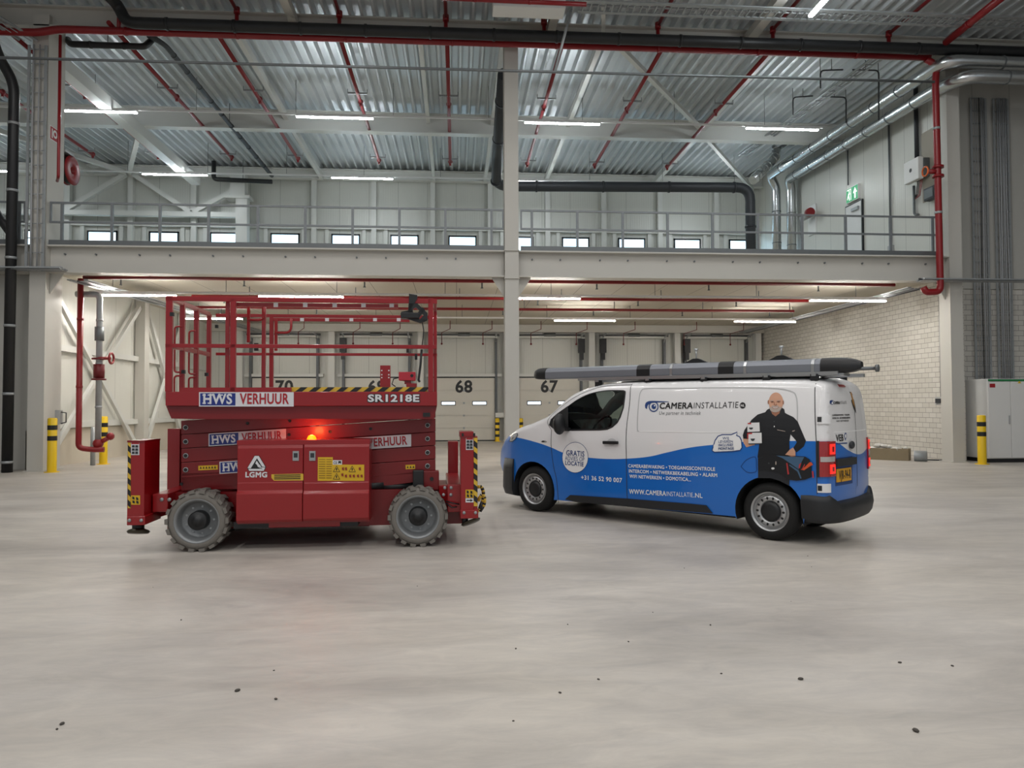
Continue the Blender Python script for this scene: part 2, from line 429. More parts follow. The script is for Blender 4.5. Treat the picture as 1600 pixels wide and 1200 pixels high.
# wind braces in the roof plane
def brace(p, q, label, w=.13):
    return struct(tag(MB().bar(p, q, w, w).build('wind_brace', M_WHITE_STEEL), label, 'brace'))
brace((4.3, 18.9, 10.98), (8.35, 24.4, 10.98), 'thin diagonal roof brace right of the centre column')
brace((8.6, 24.8, 10.9), (12.9, 31, 10.9), 'thin diagonal roof brace near the right rear corner of the roof')
brace((-10.3, 24.8, 10.95), (-13.2, 30.6, 10.95), 'diagonal roof brace left of the wide joist, rising to the mid beam', .16)
brace((-16.3, 24.8, 10.95), (-13.2, 30.6, 10.95), 'diagonal roof brace behind the left column', .16)
brace((2.9, 14.0, 11.0), (3.75, 18.3, 10.98), 'near diagonal roof brace at the top edge right of centre', .1)
# ------------------------------------------------ rear wall above the mezzanine
for i, x in enumerate((-15.9, -13.4, -10.86, -5.96, -3.47, -.99, 1.45, 3.93, 6.38, 8.86, 11.37)):
    struct(tag(MB().box(x - .1, x + .1, YB - .28, YB - .04, ZM, 11.1).build('wall_post', M_WHITE_STEEL), 'white wall post at bay %d of the rear wall above the mezzanine, from the left' % (i + 1), 'post'))
r = struct(thing('wall_column', 'wide white column on the mezzanine left of the first full railing bay', 'column', (-8.7, 30.9, ZM)))
MB().box(-8.98, -8.52, 30.6, 31.0, ZM, 10.0).build('shaft', M_WHITE_STEEL, r)
MB().box(-9.4, -8.4, 30.5, 31.1, 10.0, 10.12).box(-9.2, -8.6, 30.55, 31.05, 10.12, 11.0).build('head', M_WHITE_STEEL, r)
struct(tag(MB().box(-24, XR - .02, YB - .2, YB - .02, 8.98, 9.14).build('wall_girt', M_WHITE_STEEL), 'white horizontal rail above the small upper windows', 'rail'))
struct(tag(MB().box(-24, -9.0, 30.85, 31.05, 9.3, 9.5).build('wall_girt', M_WHITE_STEEL), 'white tie bar under the diagonal truss at the upper left', 'rail'))
for p, q, s in (((-10.9, 9.5), (-13.15, 11.0), 'second from the left'), ((-10.86, 9.5), (-10.85, 9.5), ''), ((-15.8, 9.5), (-13.5, 11.0), 'leftmost'), ((-10.75, 9.5), (-8.95, 10.55), 'rightmost, against the wide column')):
    if s: struct(tag(MB().bar((p[0], 30.95, p[1]), (q[0], 30.95, q[1]), .18, .18, (0, 1, 0)).build('truss_diagonal', M_WHITE_STEEL), 'white truss diagonal at the upper left, ' + s, 'brace'))
M_FRAME = mat('black_window_frame', '14161a', .4)
for i, xc in enumerate((-17.07, -14.6, -12.13, -9.66, -7.19, -4.67, -2.2, .27, 2.74, 5.17, 7.64, 10.12, 12.6)):
    z0, z1, w = 7.7, 8.8, 1.2
    r = struct(thing('window_%d' % (i + 1), 'small black-framed upper window, number %d from the left' % (i + 1), 'window', (xc, YB, z0)))
    mb = MB().box(xc - w / 2, xc + w / 2, YB - .06, YB + .02, z1 - .07, z1).box(xc - w / 2, xc + w / 2, YB - .06, YB + .02, z0, z0 + .06)
    mb.box(xc - w / 2, xc - w / 2 + .06, YB - .06, YB + .02, z0, z1).box(xc + w / 2 - .06, xc + w / 2, YB - .06, YB + .02, z0, z1)
    mb.build('frame', M_FRAME, r)
    MB().box(xc - w / 2 + .05, xc + w / 2 - .05, YB - .03, YB + .01, z0 + .05, z1 - .06).build('pane', M_SKY, r)
    MB().box(xc - w / 2 - .25, xc - w / 2 - .1, YB - .12, YB, z0 - .3, 8.98).box(xc + w / 2 + .1, xc + w / 2 + .25, YB - .12, YB, z0 - .3, 8.98).build('side_post', M_WHITE_STEEL, r)
# ------------------------------------------------ railing on the mezzanine
def railing(x0, x1, posts, label):
    r = thing('guard_railing', label, 'railing', (x0, 18.4, ZM))
    y = 18.4
    for z, nm in ((6.45, 'top_rail'), (5.98, 'mid_rail')):
        MB().bar((x0, y, z), (x1, y, z), .045, .045).build(nm, M_RAILING, r)
    MB().box(x0, x1, y - .05, y - .035, ZM, ZM + .12).build('toe_board', M_GALV_D, r)
    for x in (x0 + .02, x1 - .02): MB().bar((x, y, 5.98), (x, y, 6.45), .04, .04).build('end_loop', M_RAILING, r)
    for x in posts: MB().bar((x, y, ZM - .02), (x, y, 6.45), .06, .05).build('post', M_RAILING, r)
def rx(px): return at(px, 350, Y=18.4).x
railing(rx(78), rx(787), [rx(p) for p in (97, 175, 250, 326, 403, 477, 551, 624, 696, 768)], 'galvanised guard railing on the mezzanine edge left of the centre column')
railing(rx(813), rx(1465), [rx(p) for p in (831, 902, 973, 1043, 1113, 1184, 1253, 1321, 1391, 1457)], 'galvanised guard railing on the mezzanine edge right of the centre column')
railing(rx(-70), rx(40), [rx(-40), rx(30)], 'short galvanised guard railing left of the left column')
# ------------------------------------------------ loading doors
DOOR_W, DOOR_H = 2.62, 2.66
M_DOOR = mat('cream_door_panel', 'd2cfc6', .4, noise=.02)
M_TRACK = mat('grey_track', '5a5d60', .45, .5)
M_GLASS_LIT = mat('lit_door_glass', (.82, .92, 1), .2, emit=.95)
for i, (n_, xc) in enumerate((('70', -7.16), ('69', -3.35), ('68', .32), ('67', 3.98), ('66', 7.63), ('', 11.3))):
    y = YB - .1
    r = struct(thing('door_%d' % (i + 1), ('cream sectional loading door numbered ' + n_) if n_ else 'cream sectional loading door in the right rear corner, behind the van', 'door', (xc, YB, 0)))
    mb = MB()
    hs = DOOR_H / 5
    for k in range(5): mb.box(xc - DOOR_W / 2, xc + DOOR_W / 2, y - .05, y + .06, .03 + k * hs, .03 + (k + 1) * hs - .008)
    mb.build('door_leaf', M_DOOR, r)
    MB().box(xc - DOOR_W / 2, xc + DOOR_W / 2, y - .06, y + .05, 0, .05).build('bottom_seal', M_BLACK, r)
    MB().box(xc - DOOR_W / 2 - .05, xc + DOOR_W / 2 + .05, y - .08, y + .06, DOOR_H + .03, DOOR_H + .08).build('top_seal', M_FRAME, r)
    part_label(MB().box(xc - DOOR_W / 2 - .3, xc + DOOR_W / 2 + .3, y - .14, y + .06, DOOR_H + .08, DOOR_H + .2).build('header_rail', M_WHITE_STEEL, r), 'white header rail')
    for s in (-1, 1):
        xs = xc + s * (DOOR_W / 2 + .06)
        MB().box(xs - .05, xs + .05, y - .16, y + .05, 0, 4.35).build('track', M_TRACK, r)
        xw = xc + s * .66
        f = MB().box(xw - .31, xw + .31, y - .065, y, 1.52, 1.7).build('window_frame', M_FRAME, r)
        MB().box(xw - .28, xw + .28, y - .075, y - .06, 1.55, 1.67).build('pane', M_GLASS_LIT, f)
        # curved track knee
        MB().tube([(xs - s * .02, y - .12, 4.2), (xs - s * .02, y - .3, 4.45), (xs - s * .02, y - .9, 4.52)], .035, 8).build('track_knee', M_GALV, r)
    MB().cyl((xc - DOOR_W / 2 - .2, y - .22, 4.5), (xc + DOOR_W / 2 + .2, y - .22, 4.5), .05, 10).cyl((xc - .25, y - .22, 4.5), (xc + .25, y - .22, 4.5), .1, 10).build('spring_shaft', M_GALV_D, r)
    MB().box(xc - DOOR_W / 2 - .15, xc + DOOR_W / 2 + .1, y - .3, y - .24, 4.38, 4.46).build('lintel_bar', M_WHITE_STEEL, r)
    if n_ in ('69', '67', '66', ''):
        q = xc + (-1 if n_ != '67' else 1) * (DOOR_W / 2 + .05)
        part_label(MB().box(q - .13, q + .13, y - .4, y - .16, 3.75, 4.35).box(q - .08, q + .08, y - .36, y - .2, 3.45, 3.75).build('motor', M_BLACK, r), 'black door motor')
    if n_:
        tv, tf, tw, th = TEXT[n_]
        sc = .52 / th
        mb = MB(); mb.add([(xc + (a - tw / 2) * sc, y - .056, 2.08 + b * sc) for a, b in tv], tf)
        mb.keep = True
        part_label(mb.build('door_number', M_BLACK, r), 'black number ' + n_)
    mb = MB()
    for k in range(1, 5): mb.box(xc - .04, xc + .04, y - .062, y, k * hs - .02, k * hs + .06)
    mb.build('hinge', M_GALV, r)
for i, xc in enumerate((-8.95, -5.2, -1.5, 2.15, 5.8, 9.55, 13.15)):
    r = struct(thing('wall_pilaster', 'pale perforated steel post between loading doors, number %d from the left' % (i + 1), 'post', (xc, YB, 0)))
    hcol(MB(), xc, YB - .2, 0, 4.9, .26, .3).build('shaft', M_WHITE_STEEL, r)
    MB().box(xc - .5, xc + .5, YB - .3, YB - .12, 1.0, 1.2).build('guard_bar', M_WHITE_STEEL, r)
struct(tag(MB().box(XL, XR, YB - .45, YB - .2, 4.62, 4.94).build('lintel_beam', M_STEEL), 'cream beam under the soffit along the rear wall', 'beam'))
# ------------------------------------------------ left wall columns, girts and X braces
for i, y in enumerate((24.6, 28.2)):
    struct(tag(MB().box(XL + .02, XL + .32, y - .18, y + .18, 0, ZS).build('wall_stanchion', M_STEEL), ('cream stanchion of the left wall where the braces meet', 'cream stanchion at the rear of the left wall')[i], 'column'))
for z, s in ((3.05, 'upper'), (1.05, 'lower')):
    struct(tag(MB().box(XL, XL + .14, 18.9, YB - .4, z - .08, z + .08).build('wall_girt', M_WHITE_STEEL), s + ' white horizontal rail of the left wall', 'rail'))
for p, q, s in (((19.0, 4.7), (24.3, .15), 'falling to the right'), ((24.3, 4.7), (19.0, .15), 'rising to the right'), ((24.9, 4.7), (28.1, .3), 'second bay, falling to the right'), ((28.1, 4.7), (24.9, .3), 'second bay, rising to the right')):
    struct(tag(MB().bar((XL + .2, p[0], p[1]), (XL + .2, q[0], q[1]), .14, .1, (1, 0, 0)).build('cross_brace', M_WHITE_STEEL), 'cross brace on the left wall, ' + s, 'brace'))

# ================================================================== LIGHTS IN VIEW
def strip(px0, px1, y, z, label, group, low=False):
    x0 = at(px0, 300, Y=y).x; x1 = at(px1, 300, Y=y).x
    r = thing('led_strip_light', label, 'ceiling light', (x0, y, z), group)
    MB().box(x0, x1, y - .035, y + .035, z, z + .045).build('housing', M_WHITE, r)
    part_label(MB().box(x0 + .01, x1 - .01, y - .038, y + .038, z - .025, z + .002).build('diffuser', M_TUBE_LOW if low else M_TUBE, r), 'glowing white diffuser')
    return r
def rail(x0, x1, y, z, label):
    r = thing('light_rail', label, 'light rail', (x0, y, z))
    MB().box(x0, x1, y - .03, y + .03, z + .05, z + .1).build('trunking', M_WHITE, r)
    x = x0 + .6
    top = deck_z(y) if z > 6 else ZS
    while x < x1:
        MB().cyl((x, y, z + .1), (x, y, top), .008, 5).build('hanger_wire', M_GALV_D, r); x += 2.9
ORD = ('leftmost', 'second from the left', 'third from the left', 'fourth from the left', 'rightmost')
rail(-17, 11.6, 22.3, 10.22, 'white light rail of the front upper row, below the mid roof beam')
for i, (a, b) in enumerate(((87, 213), (462, 583), (820, 938), (1167, 1280))):
    strip(a, b, 22.3, 10.22, ('leftmost', 'second from the left', 'third from the left', 'rightmost')[i] + ' glowing strip light in the front upper row', 'upper strip lights')
rail(-18.6, 11.5, 28.2, 10.2, 'white light rail of the rear upper row, near the rear wall')
for i, (a, b) in enumerate(((-80, 20), (222, 324), (518, 614), (810, 893), (1073, 1165))):
    strip(a, b, 28.2, 10.2, ORD[i] + ' glowing strip light in the rear upper row', 'upper strip lights')
rail(-9.6, 12.2, 20.0, 4.46, 'white light rail of the front row under the mezzanine')
for i, (a, b) in enumerate(((143, 277), (405, 537), (796, 906), (1263, 1381))):
    strip(a, b, 20.0, 4.46, ('leftmost', 'second from the left', 'third from the left', 'rightmost')[i] + ' glowing strip light in the front row under the mezzanine', 'lower strip lights', True)
rail(-9.1, 11.9, 25.0, 4.43, 'white light rail of the rear row under the mezzanine')
for i, (a, b) in enumerate(((285, 380), (480, 570), (865, 960), (1145, 1240))):
    strip(a, b, 25.0, 4.43, ('leftmost', 'second from the left', 'third from the left', 'rightmost')[i] + ' glowing strip light in the rear row under the mezzanine', 'lower strip lights', True)
# near strip running in depth at the top right
p = at(1266, 24, Z=10.5)
r = thing('led_strip_light', 'glowing strip light at the top edge of the near bay, upper right', 'ceiling light', (p.x, p.y, 10.5), 'upper strip lights')
MB().box(p.x - .035, p.x + .035, p.y - 2.0, p.y, 10.5, 10.55).build('housing', M_WHITE, r)
MB().box(p.x - .045, p.x + .045, p.y - 1.99, p.y - .01, 10.45, 10.502).build('diffuser', M_TUBE, r)

# ================================================================== PIPES, DUCTS, TRAYS
def elbow(pts, rad=.25, k=5):
    """round the corners of a path"""
    pts = [Vector(p) for p in pts]; out = [pts[0]]
    for i in range(1, len(pts) - 1):
        a, b, c = pts[i - 1], pts[i], pts[i + 1]
        r_ = min(rad, (a - b).length * .45, (c - b).length * .45)
        p0 = b + (a - b).normalized() * r_; p1 = b + (c - b).normalized() * r_
        out += [p0.lerp(b, t / k).lerp(b.lerp(p1, t / k), t / k) for t in range(k + 1)]
    return out + [pts[-1]]
def pipe(name, pts, r, m_, label, cat='pipe', rad=.25, group=None, n=12, rings=None, ringm=None, hang=False):
    root = thing(name, label, cat, tuple(pts[0]), group)
    if hang:
        for t in (.3, .7):
            k = int(t * (len(pts) - 1)); q = Vector(pts[k]).lerp(Vector(pts[min(k + 1, len(pts) - 1)]), .5)
            MB().cyl(q, (q.x, q.y, deck_z(q.y)), .012, 6).build('hanger_rod', M_GALV_D, root)
    MB().tube(elbow(pts, rad), r, n).build('pipe_run', m_, root)
    if rings:
        for i in range(len(pts) - 1):
            a, b = Vector(pts[i]), Vector(pts[i + 1]); L = (b - a).length; d = (b - a).normalized()
            t = rings * .6
            while t < L - .2:
                MB().cyl(a + d * (t - .03), a + d * (t + .03), r * 1.12, n).build('clamp', ringm or m_, root); t += rings
    return root
# sprinkler branch pipes under the roof
pipe('sprinkler_pipe', [at(1478, 66, Z=10.7), at(1570, -8, Z=10.7)], .09, M_RED_PIPE, 'thick red pipe slanting out of the picture at the top right corner', rings=1.5)
nms = ('far left', 'left of the wide joist', 'above the platform left end', 'above the platform middle', 'just left of the centre column', 'just right of the centre column', 'crossed by the thin diagonal brace', 'rightmost, near the ducts')
spr = [(-13.2, 'red sprinkler pipe under the roof left of the left column'), (-10.9, 'red sprinkler pipe under the roof seen beside the left column'), (-8.27, 'red sprinkler pipe under the roof beside the wide white joist'), (-5.86, 'red sprinkler pipe under the roof left of the second joist'), (-2.88, 'red sprinkler pipe under the roof above the right half of the lift'),
       (-.22, 'red sprinkler pipe under the roof just left of the centre column'), (2.7, 'red sprinkler pipe under the roof just right of the centre column'), (5.3, 'red sprinkler pipe under the roof crossed by the thin diagonal brace'), (8.13, 'red sprinkler pipe under the roof above the rear of the van')]
proto = None
for x, lb in spr:
    if proto is None:
        r = proto = thing('sprinkler_pipe', lb, 'pipe', (x, 18.5, 10.7), 'roof sprinkler pipes')
        MB().cyl((x, 18.0, 10.7), (x, 27.7, 10.7), .055, 10).build('pipe_run', M_RED_PIPE, r)
        for y in (21.6, 27.2):
            MB().bar((x - .28, y, 10.68), (x + .28, y, 10.68), .03, .05).bar((x - .28, y, 10.68), (x - .28, y, 10.8), .02, .02).bar((x + .28, y, 10.68), (x + .28, y, 10.8), .02, .02).build('hanger', M_GALV, r)
        for y in (22.3, 27.65):
            MB().cyl((x, y, 10.58), (x, y, 10.72), .04, 8).ball((x, y, 10.72), .085, 10).build('sprinkler_head', M_RED_PIPE, r)
    else:
        dup(proto, (x - proto.location.x, 0, 0), lb)
for x in (-8.05, -5.3, -2.85, -.25, 2.2, 5.1, 8.1, 11.2):
    r = thing('sprinkler_riser', 'short red pipe stub rising from the main at the top edge', 'pipe', (x, 17.9, 10.55), 'red stubs at the top edge')
    MB().cyl((x, 18.05, 10.5), (x, 18.05, 11.13), .05, 10).cyl((x, 18.05, 11.13), (x, 10, 11.05), .045, 10).build('pipe_run', M_RED_PIPE, r)
    MB().cyl((x, 18.05, 11.05), (x, 18.05, 11.2), .075, 10).build('coupling', M_RED_PIPE, r)
pipe('sprinkler_main', [(-14, 18.05, 10.42), (-9.9, 18.05, 10.42), (-9.45, 18.05, 10.52), (12.3, 18.05, 10.56)], .09, M_RED_PIPE, 'thick red sprinkler main across the column tops', rings=2.6)
pipe('drain_pipe', [(-8.45, 12, 11.0), (-7.95, 17.75, 11.0), (-7.75, 17.75, 10.58), (14, 17.75, 10.62), (20, 17.75, 10.62)], .135, M_BLACK, 'thick black drain pipe across the top of the picture', rad=.35, rings=1.55)
p0 = at(0, 90, Y=16.5); p1 = at(1460, 128, Y=16.5)
pipe('conduit', [p0 + (p0 - p1) * .2, p1], .03, M_GALV_D, 'thin grey conduit crossing below the black drain pipe', 'conduit')
pipe('drain_pipe', [at(106, 62, Y=19.2), at(110, 69, Y=18.9), at(226, 73, Y=18.9), at(238, 62, Y=19.2), at(238, 48, Y=19.2)], .08, M_BLACK, 'short black pipe below the main at the upper left', hang=True, rad=.12, rings=.8)
pipe('drain_pipe', [at(232, 55, Y=18.9), at(258, 70, Y=19.4), at(425, 275, Z=10.5)], .07, M_DKGREY, 'dark grey pipe slanting back under the roof left of centre', hang=True, rings=.9)
pipe('drain_pipe', [at(334, 252, Y=30.2), at(334, 280, Y=30.2), at(425, 284, Y=30.2)], .09, M_BLACK, 'small black angled pipe at the left rear roof edge', hang=True, rad=.15)
# rainwater pipe beside the centre column
pipe('rainwater_pipe', [at(788, 116, Y=19.3), at(777, 240, Y=24.2), at(775, 291, Y=25.8), at(1172, 293, Y=25.8), Vector((at(1172, 300, Y=25.8).x, 25.8, ZM))], .18, M_DKGREY, 'fat dark grey rainwater pipe behind the centre column and along the mezzanine', rad=.5, rings=2.4, n=18)
# left drain stack
pipe('drain_stack', [(-11.35, 17.2, 11.0), (-10.95, 17.9, 10.6), (-10.85, 18.1, 9.9), (-10.45, 18.1, 9.2), (-10.48, 18.1, .0)], .115, M_BLACK, 'black vertical drain stack at the left edge', rad=.3, rings=1.6, ringm=M_GALV, n=16)
pipe('drain_stack', [(-10.9, 18.15, 6.2), (-10.48, 18.15, 5.6), (-10.48, 18.15, 5.3)], .1, M_BLACK, 'slanting black branch joining the left drain stack', n=14)
# thin red riser and the hose reel on the left column
pipe('hose_riser', [(-9.42, 18.1, 10.4), (-9.42, 18.1, 7.0), (-9.6, 18.4, 6.98)], .035, M_RED_PIPE, 'thin red riser feeding the hose reel', rad=.06)
r = thing('fire_hose_reel', 'red fire hose reel on the left column at mezzanine height', 'hose reel', (-9.8, 19.3, 7.5))
MB().lathe([(0, .1), (0, .37), (.02, .37), (.02, .2), (.15, .2), (.15, .37), (.17, .37), (.17, .1), (0, .1)], (-9.95, 19.46, 7.57), (1, 0, 0), 28).build('drum', M_RED_PIPE, r)
MB().lathe([(.03, .2), (.03, .34), (.14, .34), (.14, .2)], (-9.95, 19.46, 7.57), (1, 0, 0), 28).build('hose', M_BLACK, r)
MB().box(-9.95, -9.75, 19.06, 19.46, 7.92, 7.98).build('bracket', M_GALV, r)
M_SIGNRED = mat('sign_red', 'a51d25', .5)
r = thing('hose_sign', 'small red and white fire hose sign on the left column', 'sign', (-9.775, 18.5, 8.2))
MB().box(-9.785, -9.775, 18.38, 18.72, 8.0, 8.34).build('sign_plate', M_WHITE, r)
MB().box(-9.775, -9.77, 18.40, 18.70, 8.02, 8.32).build('sign_face', M_SIGNRED, r)
MB().lathe([(0, .05), (0, .1)], (-9.768, 18.6, 8.18), (1, 0, 0), 16).box(-9.769, -9.767, 18.45, 18.49, 8.05, 8.28).build('sign_symbol', M_WHITE, r)
# red wet riser right
rr = pipe('sprinkler_riser', [(12.2, 18.05, 10.5), (12.5, 18.05, 10.35), (12.45, 18.05, 10.0), (12.47, 18.05, 4.75), (12.47, 18.05, 4.42), (12.12, 18.1, 4.42), (12.05, 18.12, 4.55)], .085, M_RED_PIPE, 'thick red riser pipe beside the right column', rad=.22, rings=2.2, ringm=M_GALV, n=16)
r = thing('alarm_valve', 'red valve with an orange hand wheel on the right riser', 'valve', (12.3, 18.0, 7.5))
MB().cyl((12.47, 18.05, 7.55), (12.2, 18.05, 7.55), .06, 10).cyl((12.47, 18.05, 7.4), (12.47, 18.05, 7.46), .14, 14).cyl((12.47, 18.05, 7.64), (12.47, 18.05, 7.7), .14, 14).build('valve_body', M_RED_PIPE, r)
MB().tube([(12.12, 18.05 + .12 * math.cos(t * PI / 8), 7.55 + .12 * math.sin(t * PI / 8)) for t in range(17)], .02, 6).build('hand_wheel', mat('orange_paint', 'd8641c', .4), r)
# extras of the near bay at the top edge
r = thing('ceiling_unit', 'white box unit hanging at the top edge above the centre column', 'ceiling unit', at(825, 20, Y=16.2))
c0, c1 = at(769, 27, Y=17.0), at(884, 8, Y=16.5)
MB().box(c0.x, c1.x, 16.5, 17.0, c0.z, c0.z + .35).build('casing', M_WHITE, r, .02)
MB().box(c0.x + .03, c1.x - .03, 16.49, 16.51, c0.z + .1, c0.z + .12).build('casing_joint', M_DKGREY, r)
for x in (c0.x + .2, c1.x - .2): MB().cyl((x, 16.75, c0.z + .35), (x, 16.75, 11.25), .015, 6).build('hanger_rod', M_GALV_D, r)
pipe('sprinkler_pipe', [at(690, -3, Y=15.8), at(916, 7, Y=15.8)], .05, M_RED_PIPE, 'red pipe along the top edge above the white box unit', rings=1.2)
tag(MB().cyl(at(893, 14, Y=16.6), at(867, 112, Y=16.5), .03, 8).build('support_strut', M_GALV), 'thin silver strut slanting from the white box unit to the grey conduit', 'strut')
for k, (y, pts) in enumerate(((19.8, ((1282, 138), (1282, 110), (1317, 109))), (19.8, ((1332, 109), (1373, 110), (1373, 188))), (21.8, ((1239, 180), (1239, 152), (1270, 150))), (21.8, ((1285, 151), (1322, 152), (1322, 192))))):
    pipe('conduit', [at(a, b, Y=y) for a, b in pts], .022, M_DKGREY, ('thin bent conduit left of the front hanger beside the ducts', 'thin bent conduit dropping to the ducts, front pair', 'thin bent conduit left of the rear hanger beside the ducts', 'thin bent conduit dropping to the ducts, rear pair')[k], 'conduit', rad=.12, n=8, hang=True)
pipe('flexible_duct', [at(1212, 218, Y=27.4), at(1214, 242, Y=27.3), at(1202, 256, Y=27.0), at(1176, 282, Y=26.4)], .17, M_DUCT, 'short bent silver duct above the corner of the fat rainwater pipe', 'duct', rad=.5, rings=.25, n=16)
# sprinkler pipes under the mezzanine
for px0, px1, y, z, lb in ((130, 1398, 18.95, 4.74, 'nearest'), (300, 1262, 21.5, 4.66, 'second'), (300, 1240, 24.0, 4.67, 'third')):
    x0 = at(px0, 450, Y=y).x; x1 = at(px1, 450, Y=y).x
    r = thing('sprinkler_pipe', lb + ' red sprinkler pipe running left to right under the mezzanine', 'pipe', (x0, y, z), 'mezzanine sprinkler pipes')
    MB().cyl((x0, y, z), (x1, y, z), .045, 10).build('pipe_run', M_RED_PIPE, r)
    h0 = None; x = x0 + .9
    while x < x1 - .3:
        if h0 is None:
            h0 = MB().cyl((x, y, z - .05), (x, y, z - .17), .02, 6).cyl((x, y, z - .17), (x, y, z - .19), .035, 8).build('sprinkler_head', M_GALV_D, r); xf = x
            g0 = MB().bar((x + .7, y, z), (x + .7, y, ZS), .02, .02).build('hanger', M_GALV_D, r)
        else:
            for o in (h0, g0):
                c = o.copy(); COL.objects.link(c); c.location = o.location + Vector((x - xf, 0, 0))
        x += 3.0
for x in (-6.4, -4.2, -2.6, -.6, 1.1, 3.1, 5.0, 7.0, 9.6, 11.6):
    r = thing('sprinkler_drop', 'small dark red sprinkler dropper above the loading doors', 'pipe', (x, 30.2, 4.5), 'sprinkler droppers at the rear wall')
    MB().tube([(x + .35, 29.8, ZS), (x + .35, 29.8, 4.62), (x, 30.4, 4.52), (x, 30.4, 4.1)], .016, 6).ball((x, 30.4, 4.06), .045, 8).build('pipe_run', mat('dark_red_paint', '6a1219', .4), r)
# air ducts along the right wall
def duct(pts, r_, label, rad=.4):
    root = thing('air_duct', label, 'duct', tuple(pts[0]))
    path = elbow(pts, rad, 6)
    MB().tube(path, r_, 20).build('duct_run', M_DUCT, root)
    for i in range(len(pts) - 1):
        a, b = Vector(pts[i]), Vector(pts[i + 1]); L = (b - a).length; d = (b - a).normalized(); t = 1.0
        while t < L - .3:
            MB().cyl(a + d * (t - .015), a + d * (t + .015), r_ * 1.06, 20).build('joint_ring', M_GALV_D, root); t += 1.25
    return root
duct([(20, 17.7, 10.3), (12.5, 17.7, 10.3), (12.45, 18.6, 10.3), (12.45, 28.2, 10.62), (12.75, 28.3, 10.2), (12.75, 28.3, 5.42)], .17, 'upper round silver air duct along the right wall', .35)
duct([(20, 17.55, 9.85), (12.95, 17.55, 9.85), (12.75, 18.4, 9.9), (12.95, 27.6, 10.3), (13.1, 27.75, 10.0), (13.1, 27.75, 5.42)], .17, 'lower round silver air duct along the right wall', .35)
M_CABLE = mat('grey_cable_sheath', 'a2a5a8', .5)
def ladder(p, q, side, w, label, name='cable_ladder', step=.35, cables=4, mats=None, h=.06):
    """cable ladder or tray from p to q; side = direction across it"""
    p, q, side = Vector(p), Vector(q), Vector(side).normalized()
    root = thing(name, label, 'cable tray', tuple(p))
    for s in (-1, 1):
        MB().bar(p + side * s * w / 2, q + side * s * w / 2, .03, h, side).build('side_rail', M_GALV, root)
    L = (q - p).length; d = (q - p) / L; t = .1
    if name == 'cable_tray':
        MB().bar(p - Vector((0, 0, .03)), q - Vector((0, 0, .03)), w, .008).build('tray_base', M_GALV, root)
    else:
        first = None
        while t < L:
            if first is None: first = MB().bar(p + d * t - side * w / 2, p + d * t + side * w / 2, .03, .02).build('rung', M_GALV, root); t0 = t
            else:
                c = first.copy(); COL.objects.link(c); c.location = d * (t - t0)
            t += step
    nrm = d.cross(side).normalized()
    if nrm.y > 0: nrm = -nrm
    for k in range(cables):
        o = side * ((k + .5) / cables - .5) * w * .75 + nrm * .03
        j = [random.uniform(-.02, .02) for _ in range(4)]
        MB().tube([p + o, p.lerp(q, .33) + o + side * j[0], p.lerp(q, .66) + o + side * j[1], q + o], random.choice((.012, .018, .024)), 6).build('cable', random.choice((M_CABLE, M_CABLE, M_DKGREY)), root)
    return root
ladder((-10.0, 18.22, 4.75), (-10.0, 18.22, 10.2), (1, 0, 0), .38, 'vertical cable ladder on the left column', cables=2)
lx1 = at(1531, 300, Y=19.15).x; lx2 = at(1566, 300, Y=19.15).x
ladder((lx1, 19.15, 2.19), (lx1, 19.15, 10.0), (1, 0, 0), .42, 'vertical cable ladder above the cabinet, next to the right column', cables=5)
ladder((lx2, 19.15, 2.19), (lx2, 19.15, 10.0), (1, 0, 0), .4, 'vertical cable ladder above the cabinet, at the right edge', cables=5)
ladder((12.0, 18.15, 4.75), (20, 18.15, 4.75), (0, 1, 0), .3, 'horizontal cable tray at beam height on the right', 'cable_tray', .12, 2, h=.08)
ladder((-16, 18.15, 4.8), (-9.3, 18.15, 4.8), (0, 1, 0), .3, 'horizontal cable tray at beam height on the left', 'cable_tray', .12, 2, h=.1)
ladder((-9.2, 18.6, 4.62), (-8.2, 30.6, 4.62), (1, 0, 0), .4, 'cable tray running back under the mezzanine along the left wall', 'cable_tray', .15, 3, h=.1)
ladder((12.2, 18.6, 4.62), (12.3, 30.6, 4.62), (1, 0, 0), .4, 'cable tray running back under the mezzanine along the block wall', 'cable_tray', .15, 3, h=.1)
ladder(at(905, 10, Z=10.75), at(905, 10, Z=10.75) + Vector((16, 0, 0)), (0, 1, 0), .45, 'cable ladder tray across the top right of the near bay', 'cable_ladder', .17, 1, h=.1)
ladder((14.6, 17.0, 10.4), (16.5, 14.5, 11.1), (1, 0, 0), .5, 'sloping cable ladder at the top right corner', cables=0)
ladder((-11.6, 16.8, 11.0), (-10.2, 18.2, 10.3), (1, 0, 0), .4, 'bent cable ladder at the top left corner', cables=2)
ladder(at(1160, 243, Z=10.85), at(1392, 76, Z=10.85), (1, 0, 0), .3, 'slim cable ladder hanging under the roof beside the ducts', cables=2)
pipe('conduit', [(XR - .05, 21.6, 10.4), (XR - .05, 21.6, 6.3)], .03, M_GALV_D, 'vertical conduit on the upper right wall ending in a small switch', 'conduit')
pipe('conduit', [(XR - .05, 24.0, 10.2), (XR - .05, 24.0, 9.0)], .025, M_GALV_D, 'vertical conduit dropping to the exit sign', 'conduit')
pipe('conduit', [(XR - .05, 19.35, 4.5), (XR - .05, 19.35, 1.72)], .035, M_GALV_D, 'vertical conduit on the block wall ending at a socket box', 'conduit')
pipe('conduit', [(XR - .08, 20.2, 10.8), (XR - .08, 20.2, 8.5)], .06, M_DKGREY, 'dark vertical conduit above the white inverter', 'conduit')
r = thing('socket_box', 'small grey socket box on the block wall beside the right column', 'socket', (XR - .1, 19.35, 1.6))
